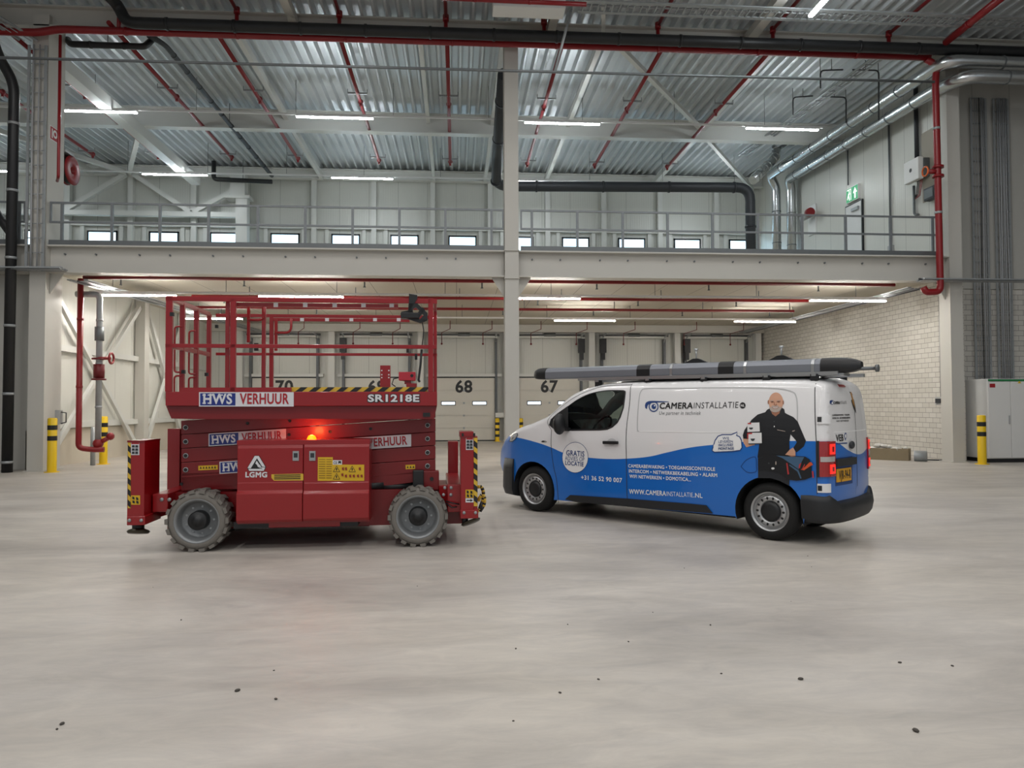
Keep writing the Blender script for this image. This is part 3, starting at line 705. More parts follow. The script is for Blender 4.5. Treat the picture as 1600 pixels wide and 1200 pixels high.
MB().box(XR - .14, XR, 19.2, 19.5, 1.5, 1.72).build('box_body', mat('light_grey_plastic', 'a9abac', .5), r)
MB().box(XR - .17, XR - .14, 19.24, 19.46, 1.55, 1.67).build('socket_cover', M_DKGREY, r)
r = thing('switch_box', 'small grey switch box on the upper right wall', 'switch', (XR - .1, 21.6, 6.3))
MB().box(XR - .1, XR, 21.5, 21.7, 6.1, 6.4).build('box_body', MATS['light_grey_plastic'], r)

# exit sign and upper door
r = thing('exit_sign', 'green emergency exit sign above the upper door', 'sign', (XR, 23.8, 8.6))
MB().box(XR - .1, XR, 23.3, 24.05, 8.35, 8.85).build('sign_box', M_WHITE, r)
M_GREEN = mat('sign_green', '1f9d63', .4, emit=.35)
MB().box(XR - .105, XR - .1, 23.32, 24.03, 8.37, 8.83).build('sign_face', M_GREEN, r)
M_SIGNWHITE = mat('sign_white', 'f2fff6', .4, emit=.6)
Xs = XR - .109
fn = lambda a, b, d: (d, a, b)
mb = MB()
mb.prism([(23.52, 8.42), (23.44, 8.42), (23.44, 8.6), (23.36, 8.6), (23.48, 8.78), (23.6, 8.6), (23.52, 8.6)], fn, Xs, Xs + .004)     # arrow
mb.prism([(23.75, 8.42), (23.72, 8.42), (23.72, 8.8), (23.75, 8.8)], fn, Xs, Xs + .004)
mb.prism([(23.75, 8.77), (23.98, 8.77), (23.98, 8.8), (23.75, 8.8)], fn, Xs, Xs + .004)
mb.prism([(23.80, 8.42), (23.84, 8.42), (23.88, 8.56), (23.94, 8.46), (23.97, 8.48), (23.90, 8.66), (23.82, 8.7), (23.79, 8.64), (23.84, 8.6)], fn, Xs, Xs + .004)
mb.lathe([(0, .001), (0, .03)], (Xs, 23.84, 8.73), (-1, 0, 0), 12)
mb.build('sign_pictogram', M_SIGNWHITE, r)
r = struct(thing('door_7', 'white service door on the mezzanine below the exit sign', 'door', (XR, 23.7, ZM)))
MB().box(XR - .06, XR + .0, 23.15, 24.2, ZM, 8.3).build('frame', M_FRAME, r)
MB().box(XR - .07, XR - .05, 23.2, 24.15, ZM, 8.25).build('door_leaf', mat('white_door', 'dfe0df', .4), r)
MB().box(XR - .14, XR - .07, 23.3, 23.7, 8.0, 8.1).build('door_closer', M_GALV, r)
# inverter on its backboard
r = thing('wall_backboard', 'beige mounting board on the upper right wall behind the inverter', 'board', (XR, 19.6, 7.2))
MB().box(XR - .03, XR, 19.25, 20.05, 7.3, 9.3).build('board', mat('beige_board', 'a9a294', .7), r)
r = thing('inverter', 'white solar inverter on the beige board', 'inverter', (XR - .3, 20.1, 8.2))
MB().box(XR - .34, XR - .18, 19.75, 20.42, 7.92, 8.55).build('cover', M_WHITE, r, .02)
MB().box(XR - .18, XR - .03, 19.7, 20.3, 7.98, 8.5).build('heat_sink', M_GALV_D, r)
MB().lathe([(0, .001), (0, .06)], (XR - .345, 20.1, 8.25), (-1, 0, 0), 16).build('display', M_BLACK, r)
for k in range(4):
    MB().tube([(XR - .2, 20.0 - k * .07, 7.92), (XR - .2, 20.05 - k * .05, 7.6 - k * .04), (XR - .15, 20.2, 7.45), (XR - .08, 20.35 - k * .05, 7.6)], .012, 6).build('cable', random.choice((M_BLACK, M_RED_PIPE, M_GALV_D)), r)
r = thing('junction_box', 'grey junction box beside the red riser valve', 'junction box', (XR - .1, 19.6, 7.4))
MB().box(XR - .2, XR - .02, 19.3, 19.75, 7.25, 7.6).build('box_body', M_DKGREY, r, .01)
MB().box(XR - .21, XR - .2, 19.34, 19.71, 7.3, 7.55).build('box_lid', M_GALV_D, r)
pipe('conduit', [(XR - .06, 20.4, 7.9), (XR - .06, 20.4, 7.05), (XR - .06, 20.2, 7.0)], .035, M_GALV_D, 'bent conduit below the white inverter', 'conduit')
# red wall unit behind the ducts
r = thing('valve_station', 'red and grey pump fitting on the upper right wall beside the duct drops', 'valve', (XR - .2, 26.6, 8.5))
MB().box(XR - .05, XR - .005, 26.3, 26.9, 7.9, 9.0).build('backplate', M_WHITE, r)
MB().cyl((XR - .3, 26.9, 8.55), (XR - .2, 26.3, 8.6), .1, 12).build('fitting', MATS['light_grey_plastic'], r)
MB().cyl((XR - .3, 26.35, 8.65), (XR - .3, 26.15, 8.65), .16, 12).build('red_wheel', M_RED_PIPE, r)

# ------------------------------------------------ left wall riser set
pipe('sprinkler_riser', [(-9.42, 19.2, 4.75), (-9.42, 19.2, .5), (-9.1, 19.25, .45), (-8.85, 19.3, .45)], .07, M_RED_PIPE, 'red standpipe beside the left column', rad=.12, rings=1.7)
r = pipe('standpipe', [(-9.6, 19.35, 4.38), (-9.02, 19.35, 4.38), (-9.02, 19.35, .5)], .075, M_GALV, 'grey standpipe with red valves left of the lift', rad=.15, rings=1.1, n=14)
part_label(MB().cyl((-9.02, 19.35, 2.25), (-9.02, 19.35, 2.6), .13, 12).cyl((-9.02, 19.35, 2.2), (-9.02, 19.35, 2.24), .17, 14).cyl((-9.02, 19.35, 2.72), (-9.02, 19.35, 2.76), .17, 14).build('valve', mat('dark_red_paint', '6a1219', .4), r), 'dark red check valve')
part_label(MB().cyl((-9.02, 19.3, 2.75), (-8.72, 19.3, 2.75), .04, 8).tube([(-8.7, 19.3 + .13 * math.cos(t * PI / 8), 2.75 + .13 * math.sin(t * PI / 8)) for t in range(17)], .03, 6).build('hand_wheel', M_RED_PIPE, r), 'red hand wheel')
MB().cyl((-9.02, 19.35, .6), (-8.75, 19.35, .75), .06, 8).ball((-8.72, 19.35, .78), .1, 10).ball((-9.02, 19.35, .6), .13, 12).build('drain_valve', M_RED_PIPE, r)
MB().cyl((-9.02, 19.35, 3.2), (-9.02, 19.35, 3.55), .11, 12).build('gauge_body', M_GALV_D, r)
tag(MB().cyl((-9.45, 20.0, 0), (-9.45, 20.0, 1.0), .06, 12).build('floor_pipe', M_GALV), 'short grey pipe stub standing on the floor behind the bollard', 'pipe')
r = thing('socket_box', 'grey socket box with a dark plug on the left wall beside the red standpipe', 'socket', (-9.75, 18.9, 1.2))
MB().box(-9.785, -9.68, 18.8, 18.95, 1.1, 1.45).build('box_body', MATS['light_grey_plastic'], r)
MB().tube([(-9.68, 18.87, 1.4), (-9.56, 18.87, 1.38), (-9.56, 18.87, 1.15), (-9.68, 18.87, 1.12)], .015, 6).build('plug_lead', M_BLACK, r)

# ------------------------------------------------ bollards
def bollard(x, y, h, r_, label, bands=2):
    root = thing('bollard', label, 'bollard', (x, y, 0), 'yellow bollards')
    MB().lathe([(0, r_), (h - .02, r_), (h, r_ - .02), (h, .001)], (x, y, 0), (0, 0, 1), 24).build('post', M_YELLOW, root)
    for k in range(bands):
        z = h - .17 - k * .25
        MB().lathe([(z - .11, r_ + .003), (z, r_ + .003)], (x, y, 0), (0, 0, 1), 24).build('black_band', M_BLACK, root)
    MB().lathe([(.015, .001), (.015, r_ + .06), (0, r_ + .06)], (x, y, 0), (0, 0, 1), 20).build('base_flange', M_YELLOW, root)
bollard(-9.45, 18.05, 1.27, .1, 'yellow and black bollard in front of the left column')
bollard(-9.35, 20.35, 1.27, .1, 'yellow and black bollard left of the lift, near the left wall')
bollard(13.25, 17.7, 1.24, .1, 'yellow and black bollard in front of the white cabinet')
bollard(1.72, 31.0, .97, .09, 'yellow and black bollard beside loading door 68', 3)
bollard(2.72, 31.0, .97, .09, 'yellow and black bollard at the left edge of loading door 67', 3)
# ------------------------------------------------ white cabinet
r = thing('electrical_cabinet', 'tall white electrical cabinet with a green top line at the right edge', 'cabinet', (14.8, 18.7, 0))
cx0, cx1, cy0, cy1 = 13.78, 16.3, 18.15, 19.2
MB().box(cx0, cx1, cy0 + .02, cy1, .1, 2.18).build('body', M_WHITE, r, .015)
MB().box(cx0 + .03, cx1 - .03, cy0 + .05, cy1 - .03, 0, .1).build('plinth', M_BLACK, r)
x = cx0
for w in (.62, .62, .62, .62):
    d = MB().box(x + .008, x + w - .008, cy0 - .005, cy0 + .02, .12, 2.1).build('door', M_WHITE, r, .006)
    MB().box(x + .55, x + .575, cy0 - .03, cy0 - .005, 1.0, 1.22).build('handle', MATS['light_grey_plastic'], d)
    x += w + .003
part_label(MB().box(cx0 + .02, cx1 - .02, cy0 - .006, cy0 + .01, 2.115, 2.165).build('top_line', mat('green_line', '1c7c44', .4), r), 'dark green line')
part_label(MB().box(cx0 + .05, cx0 + .2, cy0 - .009, cy0 - .005, 1.95, 2.05).build('warning_label', M_SIGNRED, r), 'small red and white notice')
part_label(MB().prism([(cx0 + .82, 2.06), (cx0 + .92, 2.06), (cx0 + .87, 2.12)], lambda a, b, d: (a, d, b), cy0 - .012, cy0 - .006).build('warning_triangle', M_YELLOW, r), 'yellow warning triangle')
# ------------------------------------------------ rubbish by the block wall
M_CARD = mat('brown_cardboard', '8d7f66', .85, noise=.1)
r = thing('cardboard_box', 'long open cardboard box of packing rubbish on the floor by the block wall', 'box', (11.5, 19.4, 0))
a, b = Vector((10.9, 20.0, 0)), Vector((12.1, 18.95, 0)); d = (b - a).normalized(); s = Vector((-d.y, d.x, 0)) * .35
mb = MB()
for p, q in ((a, b), (a + s, b + s), (a, a + s), (b, b + s)): mb.bar(p + Vector((0, 0, .16)), q + Vector((0, 0, .16)), .02, .32)
mb.build('box_wall', M_CARD, r)
mb = MB(); mb.add([a + Vector((0, 0, .01)), b + Vector((0, 0, .01)), b + s + Vector((0, 0, .01)), a + s + Vector((0, 0, .01))], [(0, 1, 2, 3)]); mb.build('box_bottom', M_CARD, r)
M_FOIL = mat('crumpled_plastic_film', 'd4d2cc', .35, bump=.6, bscale=20)
mb = MB()
for k in range(26):
    c = a.lerp(b, random.uniform(.05, .95)) + s * random.uniform(.2, .8) + Vector((0, 0, .3 + random.uniform(-.03, .09)))
    mb.ball(c, random.uniform(.05, .12), 8, 0, random.uniform(.6, 1.5), random.uniform(.6, 1.5), random.uniform(.4, .8))
o = tag(mb.build('packing_film', M_FOIL), 'heap of crumpled white packing film in the long cardboard box', 'packing film', kind='stuff')
r = thing('cardboard_scrap', 'brown crumpled scrap lying on the packing film heap', 'scrap', (11.0, 19.9, .3))
MB().bar((10.95, 20.0, .38), (11.2, 19.95, .45), .12, .04).build('scrap_sheet', M_CARD, r)
r = thing('storage_crate', 'dark blue plastic crate standing on a white box behind the van', 'crate', (10.4, 20.6, .4))
mb = MB()
for x0, x1, y0, y1 in ((10.3, 10.8, 20.4, 20.43), (10.3, 10.8, 20.77, 20.8), (10.3, 10.33, 20.4, 20.8), (10.77, 10.8, 20.4, 20.8)): mb.box(x0, x1, y0, y1, .43, .75)
mb.box(10.3, 10.8, 20.4, 20.8, .42, .44).build('crate_body', mat('dark_blue_plastic', '1e3a58', .5), r)
r = thing('cardboard_box', 'white carton under the dark blue crate behind the van', 'box', (10.5, 20.6, 0))
MB().box(10.25, 10.85, 20.35, 20.85, 0, .42).build('carton', M_WHITE, r)
r = thing('metal_duct_piece', 'short shiny pipe end beside the cardboard box', 'duct', (12.3, 18.95, .14))
MB().lathe([(0, .14), (.3, .14), (.3, .12), (0, .12)], (12.2, 18.85, .145), (.8, -.6, 0), 18).build('sleeve', M_GALV, r)
for k in range(3):
    tag(MB().cyl((12.5 + k * .12, 19.2 - k * .1, .02), (13.0 + k * .1, 18.9 - k * .12, .02), .018, 6).build('metal_rod', M_DKGREY), 'dark metal rod on the floor beside the cardboard box', 'rod', 'rods by the block wall')
# ------------------------------------------------ grit on the floor
M_GRIT = mat('dark_grit', '4a4641', .8)
G = [(371, 1080, 1.5), (431, 1093, 1), (97, 1132, 1.3), (89, 1140, .8), (428, 1048, .6), (283, 969, .7), (652, 916, .5), (239, 918, .4), (806, 1014, .8), (887, 976, .6), (982, 1003, .7), (1110, 977, .8), (935, 1062, .8), (875, 1083, .9), (1127, 1053, .7), (1251, 1062, 1.5), (1406, 1036, 1.1), (1488, 1041, .9), (1431, 1143, 1.7), (1020, 957, .5), (1069, 888, .6), (1262, 869, .6), (1268, 886, .5), (802, 1127, .6), (1236, 940, .4)]
g0 = None
for px, py, s in G:
    p = at(px, py, Z=0)
    if g0 is None:
        g0 = MB().ball((0, 0, .006), .014, 8, 0, 1.3, .9, .6).build('grit_stone', M_GRIT); o = g0
    else: o = g0.copy(); COL.objects.link(o)
    o.location = (p.x, p.y, 0); o.scale = (s * .62, s * .62, s * .62); o.rotation_euler = (0, 0, random.uniform(0, 6))
    tag(o, 'tiny dark stone of grit lying on the bare concrete floor in front', 'stone', 'grit on the floor')
# ================================================================== THE VAN
VA = at(834, 800, Z=0); VB = at(1205, 846, Z=0)
VE = (VB - VA).normalized(); VW = Vector((-VE.y, VE.x, 0)); VROT = math.atan2(VE.y, VE.x)
VWID = 1.52; WB = 3.465; UF = -.02
van = thing('delivery_van', 'white and blue printed panel van with a long grey tube carrier on its roof', 'van', VA, rot=VROT, local=True)
def vloc(px, py, w=0):
    """photo pixel -> (along the van, height) on the plane at lateral depth w"""
    r = ray(px, py); o = VA + VW * w
    t = (o - EYE).dot(VW) / r.dot(VW); p = EYE + r * t - VA
    return p.dot(VE), p.z
def Sbase(u, v):
    w = 0
    if v > 1.0: w += .17 * ((v - 1.0) / .83) ** 1.6
    if u < -.1: w += .24 * ((-.1 - u) / .75) ** 2
    if v < .5: w += .012 * ((.5 - v) / .3) ** 2
    return w
def edge(pts, w=.1):
    out = []
    for p in pts:
        ww = w
        for _ in range(4):
            u, v = vloc(p[0], p[1], ww); ww = Sbase(u, v) + .1
        out.append((u, v))
    return out
def smooth_path(p, k=4):
    """Catmull-Rom through the points"""
    out = []
    for i in range(len(p) - 1):
        a = p[max(i - 1, 0)]; b = p[i]; c = p[i + 1]; d = p[min(i + 2, len(p) - 1)]
        for j in range(k):
            t = j / k
            out.append(tuple(.5 * (2 * b[q] + (c[q] - a[q]) * t + (2 * a[q] - 5 * b[q] + 4 * c[q] - d[q]) * t * t + (3 * b[q] - a[q] - 3 * c[q] + d[q]) * t ** 3) for q in range(2)))
    return out + [p[-1]]
e_nose = edge([(784, 727), (784.5, 714), (786, 700), (792, 687), (799, 679)])
e_hood = edge([(799, 679), (814, 668.5), (832, 662), (846, 656), (858, 650.6)])
e_wind = edge([(858, 650.6), (870, 641), (885, 626), (900, 615), (915, 608.5), (926, 605)])
e_roof = edge([(926, 605), (945, 601), (960, 599.6), (988, 598), (1042, 597), (1127, 595), (1192, 594)]) + [(3.75, 1.815), (3.95, 1.80)]
e_rear = [(3.95, 1.80), (4.045, 1.765), (4.085, 1.68), (4.10, 1.5), (4.115, 1.1), (4.115, .55), (4.10, .30)]
e_low = [(-.56, .20), (-.70, .27), (-.76, .42)] + [e_nose[0]]
nose, hood, wind, roof, rear_ = [smooth_path(p) for p in (e_nose, e_hood, e_wind, e_roof, e_rear)]
low = smooth_path(e_low)
TOPLINE = low + nose[1:] + hood[1:] + wind[1:] + roof[1:] + rear_[1:]
RR = .1
def segdist(u, v):
    best = 9
    for (a, b), (c, d) in zip(TOPLINE[:-1], TOPLINE[1:]):
        dx, dy = c - a, d - b; L2 = dx * dx + dy * dy or 1e-9
        t = max(0, min(1, ((u - a) * dx + (v - b) * dy) / L2))
        best = min(best, (u - a - t * dx) ** 2 + (v - b - t * dy) ** 2)
    return math.sqrt(best)
def S(u, v):
    d = segdist(u, v); w = Sbase(u, v)
    if d < RR: w += RR * (1 - math.sqrt(max(0, 1 - (1 - d / RR) ** 2)))
    return w
def onside(px, py):
    w = 0
    for _ in range(4):
        u, v = vloc(px, py, w); w = S(u, v)
    return u, v
def inside(p, poly):
    x, y = p; c = False; n = len(poly)
    for i in range(n):
        x0, y0 = poly[i]; x1, y1 = poly[i - 1]
        if (y0 > y) != (y1 > y) and x < (x1 - x0) * (y - y0) / (y1 - y0) + x0: c = not c
    return c
def dens(poly, step):
    out = []
    for i in range(len(poly)):
        a = poly[i]; b = poly[(i + 1) % len(poly)]; L = math.dist(a, b); k = max(1, int(L / step))
        out += [(a[0] + (b[0] - a[0]) * j / k, a[1] + (b[1] - a[1]) * j / k) for j in range(k)]
    return out
def fill(outer, holes=(), step=.06, rim=True):
    """triangulate a polygon with holes, with inner points for curvature; returns 2-D verts and faces"""
    outer = dens(outer, step); holes = [dens(h, step) for h in holes]
    vs = list(outer); ed = [(i, (i + 1) % len(outer)) for i in range(len(outer))]
    for h in holes:
        o = len(vs); vs += h; ed += [(o + i, o + (i + 1) % len(h)) for i in range(len(h))]
    xs = [p[0] for p in outer]; ys = [p[1] for p in outer]
    inn = lambda p: inside(p, outer) and not any(inside(p, h) for h in holes)
    x = min(xs) + step / 2
    while x < max(xs):
        y = min(ys) + step / 2
        while y < max(ys):
            if inn((x, y)) and (not rim or segdist(x, y) > RR * .9): vs.append((x, y))
            y += step
        x += step
    if rim:
        for q in (.004, .012, .024, .042, .066, .09):
            for (a, b), (c, d) in zip(TOPLINE[:-1], TOPLINE[1:]):
                L = math.hypot(c - a, d - b)
                if L < 1e-6: continue
                for t in ([.5] if L < .06 else [.17, .5, .83]):
                    p = (a + (c - a) * t + (d - b) / L * q, b + (d - b) * t - (c - a) / L * q)
                    if inn(p) and abs(segdist(*p) - q) < .002: vs.append(p)
    V, E_, Fc, *_ = delaunay_2d_cdt([Vector(p) for p in vs], ed, [], 0, 1e-5)
    V = [(v.x, v.y) for v in V]
    fs = [list(f) for f in Fc if inn((sum(V[i][0] for i in f) / 3, sum(V[i][1] for i in f) / 3))]
    return V, fs
def side_part(name, outer, holes, m, parent, both=True, off=0):
    V, fs = fill(outer, holes)
    mb = MB()
    vs = [(u, S(u, v) - off, v) for u, v in V]
    mb.add(vs, fs, 0, True)
    if both: mb.add([(u, VWID - w, v) for u, w, v in vs], fs, 0, True)
    return mb.build(name, m, parent)

# ---- livery: blue below a curve along the side, white above
def livery(name, pts, axis, lo, hi):
    m = bpy.data.materials.new(name); m.use_nodes = True
    nt = m.node_tree; b = nt.nodes['Principled BSDF']
    tc = nt.nodes.new('ShaderNodeTexCoord'); sp = nt.nodes.new('ShaderNodeSeparateXYZ')
    nt.links.new(tc.outputs['Object'], sp.inputs[0])
    mr = nt.nodes.new('ShaderNodeMapRange'); mr.inputs[1].default_value = lo; mr.inputs[2].default_value = hi
    nt.links.new(sp.outputs['XYZ'.index(axis)], mr.inputs[0])
    fc = nt.nodes.new('ShaderNodeFloatCurve'); c = fc.mapping.curves[0]
    c.points[0].location = ((pts[0][0] - lo) / (hi - lo), pts[0][1] / 2); c.points[-1].location = ((pts[-1][0] - lo) / (hi - lo), pts[-1][1] / 2)
    for u, v in pts[1:-1]: c.points.new((u - lo) / (hi - lo), v / 2)
    fc.mapping.update()
    nt.links.new(mr.outputs[0], fc.inputs['Value'])
    m2 = nt.nodes.new('ShaderNodeMath'); m2.operation = 'MULTIPLY'; m2.inputs[1].default_value = 2
    nt.links.new(fc.outputs[0], m2.inputs[0])
    lt = nt.nodes.new('ShaderNodeMath'); lt.operation = 'LESS_THAN'
    nt.links.new(sp.outputs[2], lt.inputs[0]); nt.links.new(m2.outputs[0], lt.inputs[1])
    mx = nt.nodes.new('ShaderNodeMix'); mx.data_type = 'RGBA'
    mx.inputs[6].default_value = rgb('e9e9ea'); mx.inputs[7].default_value = rgb('0d6bc6')
    nt.links.new(lt.outputs[0], mx.inputs[0]); nt.links.new(mx.outputs[2], b.inputs['Base Color'])
    b.inputs['Roughness'].default_value = .28; b.inputs['Coat Weight'].default_value = .6; b.inputs['Coat Roughness'].default_value = .05
    return m
bp = [onside(*p) for p in ((793, 680), (810, 684), (836, 690.5), (862, 699.5), (879, 707), (897, 712), (919, 715), (949, 717), (979, 716.6), (1014, 713.4), (1042, 707), (1080, 699), (1114, 695), (1160, 690.5), (1236, 689), (1275, 689.4))]
bp = [(-1.0, bp[0][1] + .03)] + bp + [(4.4, bp[-1][1])]
M_LIV = livery('van_side_livery', bp, 'X', -1.0, 4.4)
M_LIVR = livery('van_rear_livery', [(0, 1.13), (.25, 1.12), (.55, 1.02), (.9, .96), (1.3, 1.0), (1.82, 1.1)], 'Y', 0, 1.82)
M_VANWHITE = mat('van_white_paint', 'e9e9ea', .28, coat=.6)
M_VANBLUE = mat('van_blue_print', '0d6bc6', .3, coat=.6)
M_GLASS = bpy.data.materials.new('tinted_car_glass'); M_GLASS.use_nodes = True
nt = M_GLASS.node_tree; nt.nodes.remove(nt.nodes['Principled BSDF'])
tr = nt.nodes.new('ShaderNodeBsdfTransparent'); tr.inputs[0].default_value = (.55, .62, .60, 1)
gl = nt.nodes.new('ShaderNodeBsdfGlossy'); gl.inputs['Roughness'].default_value = .03
lw = nt.nodes.new('ShaderNodeFresnel'); lw.inputs[0].default_value = 1.45; mxs = nt.nodes.new('ShaderNodeMixShader')
nt.links.new(lw.outputs[0], mxs.inputs[0]); nt.links.new(tr.outputs[0], mxs.inputs[1]); nt.links.new(gl.outputs[0], mxs.inputs[2])
nt.links.new(mxs.outputs[0], nt.nodes['Material Output'].inputs[0])
M_BUMPER = mat('black_bumper_plastic', '222427', .5)
M_SEAM = mat('dark_panel_gap', '3a3b3d', .7)

# ---- outlines of the side panels
def arc(uc, r_, a0, a1, k=20): return [(uc + r_ * math.cos(math.radians(a0 + (a1 - a0) * i / k)), .325 + r_ * math.sin(math.radians(a0 + (a1 - a0) * i / k))) for i in range(k + 1)]
SILL = .205
def sill(u): return .20 + .012 * u
a_in = math.degrees(math.asin((.33 - .2 - .12) / .4))
front_arch = arc(UF, .40, 188, -18)          # left to right over the wheel
rear_arch = arc(WB, .40, 197, -14)
seamF = [onside(*p) for p in ((862, 672), (861.5, 700), (865, 728), (870, 752), (873, 786))]
seamR = [onside(*p) for p in ((988, 600), (984, 630), (979, 671), (979, 720), (979.6, 765), (981.6, 792))]
uF, uR = seamF[-1][0], seamR[-1][0]
# window opening of the front door
win = smooth_path([onside(*p) for p in ((860, 660), (864, 652), (875, 643), (889, 633.5), (900, 625.5), (915, 617.5), (928, 613), (943, 610.2), (957, 609.2), (974, 609.6))], 2) + \
      [onside(*p) for p in ((977.5, 611), (977.8, 614), (977, 621), (975, 637), (970, 652), (965, 661), (957, 668), (949, 671.5), (938, 672.6), (895, 673), (874, 673), (866, 669.5))]
iF = min(range(len(TOPLINE)), key=lambda i: math.dist(TOPLINE[i], (onside(859, 655)[0], 1.37)))
# body side: everything in one outline with the two arches and the window opening
poly = TOPLINE + [(WB + .385, .31)] + rear_arch[::-1][0:] + [(WB - .4, sill(WB - .4)), (uR, sill(uR)), (UF + .4, sill(.4))] + front_arch[::-1] + []
body = side_part('body_side', poly, [win], M_LIV, van)
def sweep(name, path, m, bulge, parent, s0=0, s1=1, ns=18, cb=0):
    """skin across the van from the near edge to the far edge"""
    mb = MB(); rows = []
    for i, (u, v) in enumerate(path):
        a = path[max(i - 1, 0)]; c = path[min(i + 1, len(path) - 1)]
        tx, ty = c[0] - a[0], c[1] - a[1]; L = math.hypot(tx, ty) or 1
        nx, ny = -ty / L, tx / L
        b = bulge[0] + (bulge[1] - bulge[0]) * i / (len(path) - 1)
        w0 = Sbase(u, v) + RR
        for j in range(ns + 1):
            s = s0 + (s1 - s0) * j / ns
            k = 1 - (2 * s - 1) ** 2
            rows.append((u + nx * b * k, w0 + s * (VWID - 2 * w0), v + ny * b * k))
    n = ns + 1
    mb.add(rows, [(i * n + j, i * n + j + 1, (i + 1) * n + j + 1, (i + 1) * n + j) for i in range(len(path) - 1) for j in range(ns)], 0, True)
    return mb.build(name, m, parent)
sweep('front_fascia', low, M_BUMPER, (.12, .2), van)
sweep('nose_panel', nose, M_VANBLUE, (.2, .14), van)
sweep('hood', hood, M_VANWHITE, (.05, .05), van)
sweep('windscreen', wind, M_GLASS, (.05, .05), van, .03, .97)
pl = sweep('windscreen_pillar', wind, M_VANWHITE, (.05, .05), van, 0, .03, 2)
sweep('windscreen_pillar', wind, M_VANWHITE, (.05, .05), van, .97, 1, 2)
sweep('roof', roof, M_VANWHITE, (.05, .06), van)
RB = .06
sweep('rear_door', rear_, M_LIVR, (.05, RB), van, 0, .499)
sweep('rear_door', rear_, M_LIVR, (.05, RB), van, .501, 1)
# ---- conformal strips and flat prints on the side
def dec(name, shapes, mats_, parent=van, eps=.003, lift=.0012, fn=None, step=.12):
    """shapes: list of (polygon in side coordinates, material index) stacked outwards; or (verts, faces, index)"""
    mb = MB(); mb.keep = True
    f = fn or (lambda u, v, e: (u, S(u, v) - e, v))
    for i, sh in enumerate(shapes):
        e = eps + lift * i
        if len(sh) == 2:
            V, fs = fill(sh[0], (), step, False)
        else: V, fs = sh[0], sh[1]
        mb.add([f(u, v, e) for u, v in V], fs, sh[-1], False)
    return mb.build(name, mats_, parent)
def ribbon(pts, w):
    """closed outline of a line of width w"""
    L, R = [], []
    for i, p in enumerate(pts):
        a = pts[max(i - 1, 0)]; c = pts[min(i + 1, len(pts) - 1)]
        d = Vector((c[0] - a[0], c[1] - a[1])).normalized(); n = Vector((-d.y, d.x)) * w / 2
        L.append((p[0] + n.x, p[1] + n.y)); R.append((p[0] - n.x, p[1] - n.y))
    return L + R[::-1]
def strip_mesh(pts, w):
    V, fs = [], []
    for i, p in enumerate(pts):
        a = pts[max(i - 1, 0)]; c = pts[min(i + 1, len(pts) - 1)]
        d = Vector((c[0] - a[0], c[1] - a[1])).normalized(); n = Vector((-d.y, d.x)) * w / 2
        V += [(p[0] + n.x, p[1] + n.y), (p[0] - n.x, p[1] - n.y)]
    return V, [(2 * i, 2 * i + 1, 2 * i + 3, 2 * i + 2) for i in range(len(pts) - 1)]
def line(pts, w, mi=0): return strip_mesh(dens2(pts, .05), w) + (mi,)
def dens2(pts, step):
    out = []
    for a, b in zip(pts[:-1], pts[1:]):
        k = max(1, int(math.dist(a, b) / step)); out += [(a[0] + (b[0] - a[0]) * j / k, a[1] + (b[1] - a[1]) * j / k) for j in range(k)]
    return out + [pts[-1]]
dec('front_door_gap', [line(smooth_path(seamF), .008), line(smooth_path(seamR), .009), line(smooth_path([onside(*p) for p in ((862, 672), (856, 660), (862, 649), (885, 629.5), (905, 617), (930, 607), (950, 602.5), (988, 601))]), .006)], [M_SEAM])
dec('cargo_panel_gap', [line([onside(*p) for p in ((1275, 599), (1275.5, 690), (1277, 772))], .009)], [M_SEAM])
dec('pressed_panel_line', [line(smooth_path([onside(*p) for p in ((998, 674), (996, 668), (998.5, 625), (1002, 611), (1012, 607), (1060, 606.6), (1130, 605.6), (1205, 606.5), (1235, 611), (1244, 619), (1246, 640), (1246, 676))]), .012)], [mat('panel_fold_line', 'b9babb', .4)])  # grey strip paints the shade of the pressed fold
dec('belt_line', [line([onside(*p) for p in ((1000, 674), (1100, 675), (1160, 675))], .012)], [mat('panel_fold_line_light', 'f4f4f4', .3)])  # near-white strip paints the highlight along the crease
def blob(px, py, rx_, ry_, n=20): return [onside(px + rx_ * math.cos(2 * PI * k / n), py - ry_ * math.sin(2 * PI * k / n)) for k in range(n)]
# door moulding
mould = [onside(*p) for p in ((884, 780), (892, 773.5), (980, 779), (1080, 787), (1104, 789.5), (1114, 802), (1000, 793), (900, 784))]
V, fs = fill(mould, (), .05, False)
mb = MB(); nV = len(V)
mb.add([(u, S(u, v) - .02, v) for u, v in V], fs, 0, False)
b_ = dens(mould, .05); nb = len(b_)
mb.add([(u, S(u, v) - .02, v) for u, v in b_] + [(u, S(u, v) + .005, v) for u, v in b_], [(i, (i + 1) % nb, (i + 1) % nb + nb, i + nb) for i in range(nb)])
mb.build('door_moulding', M_BUMPER, van)
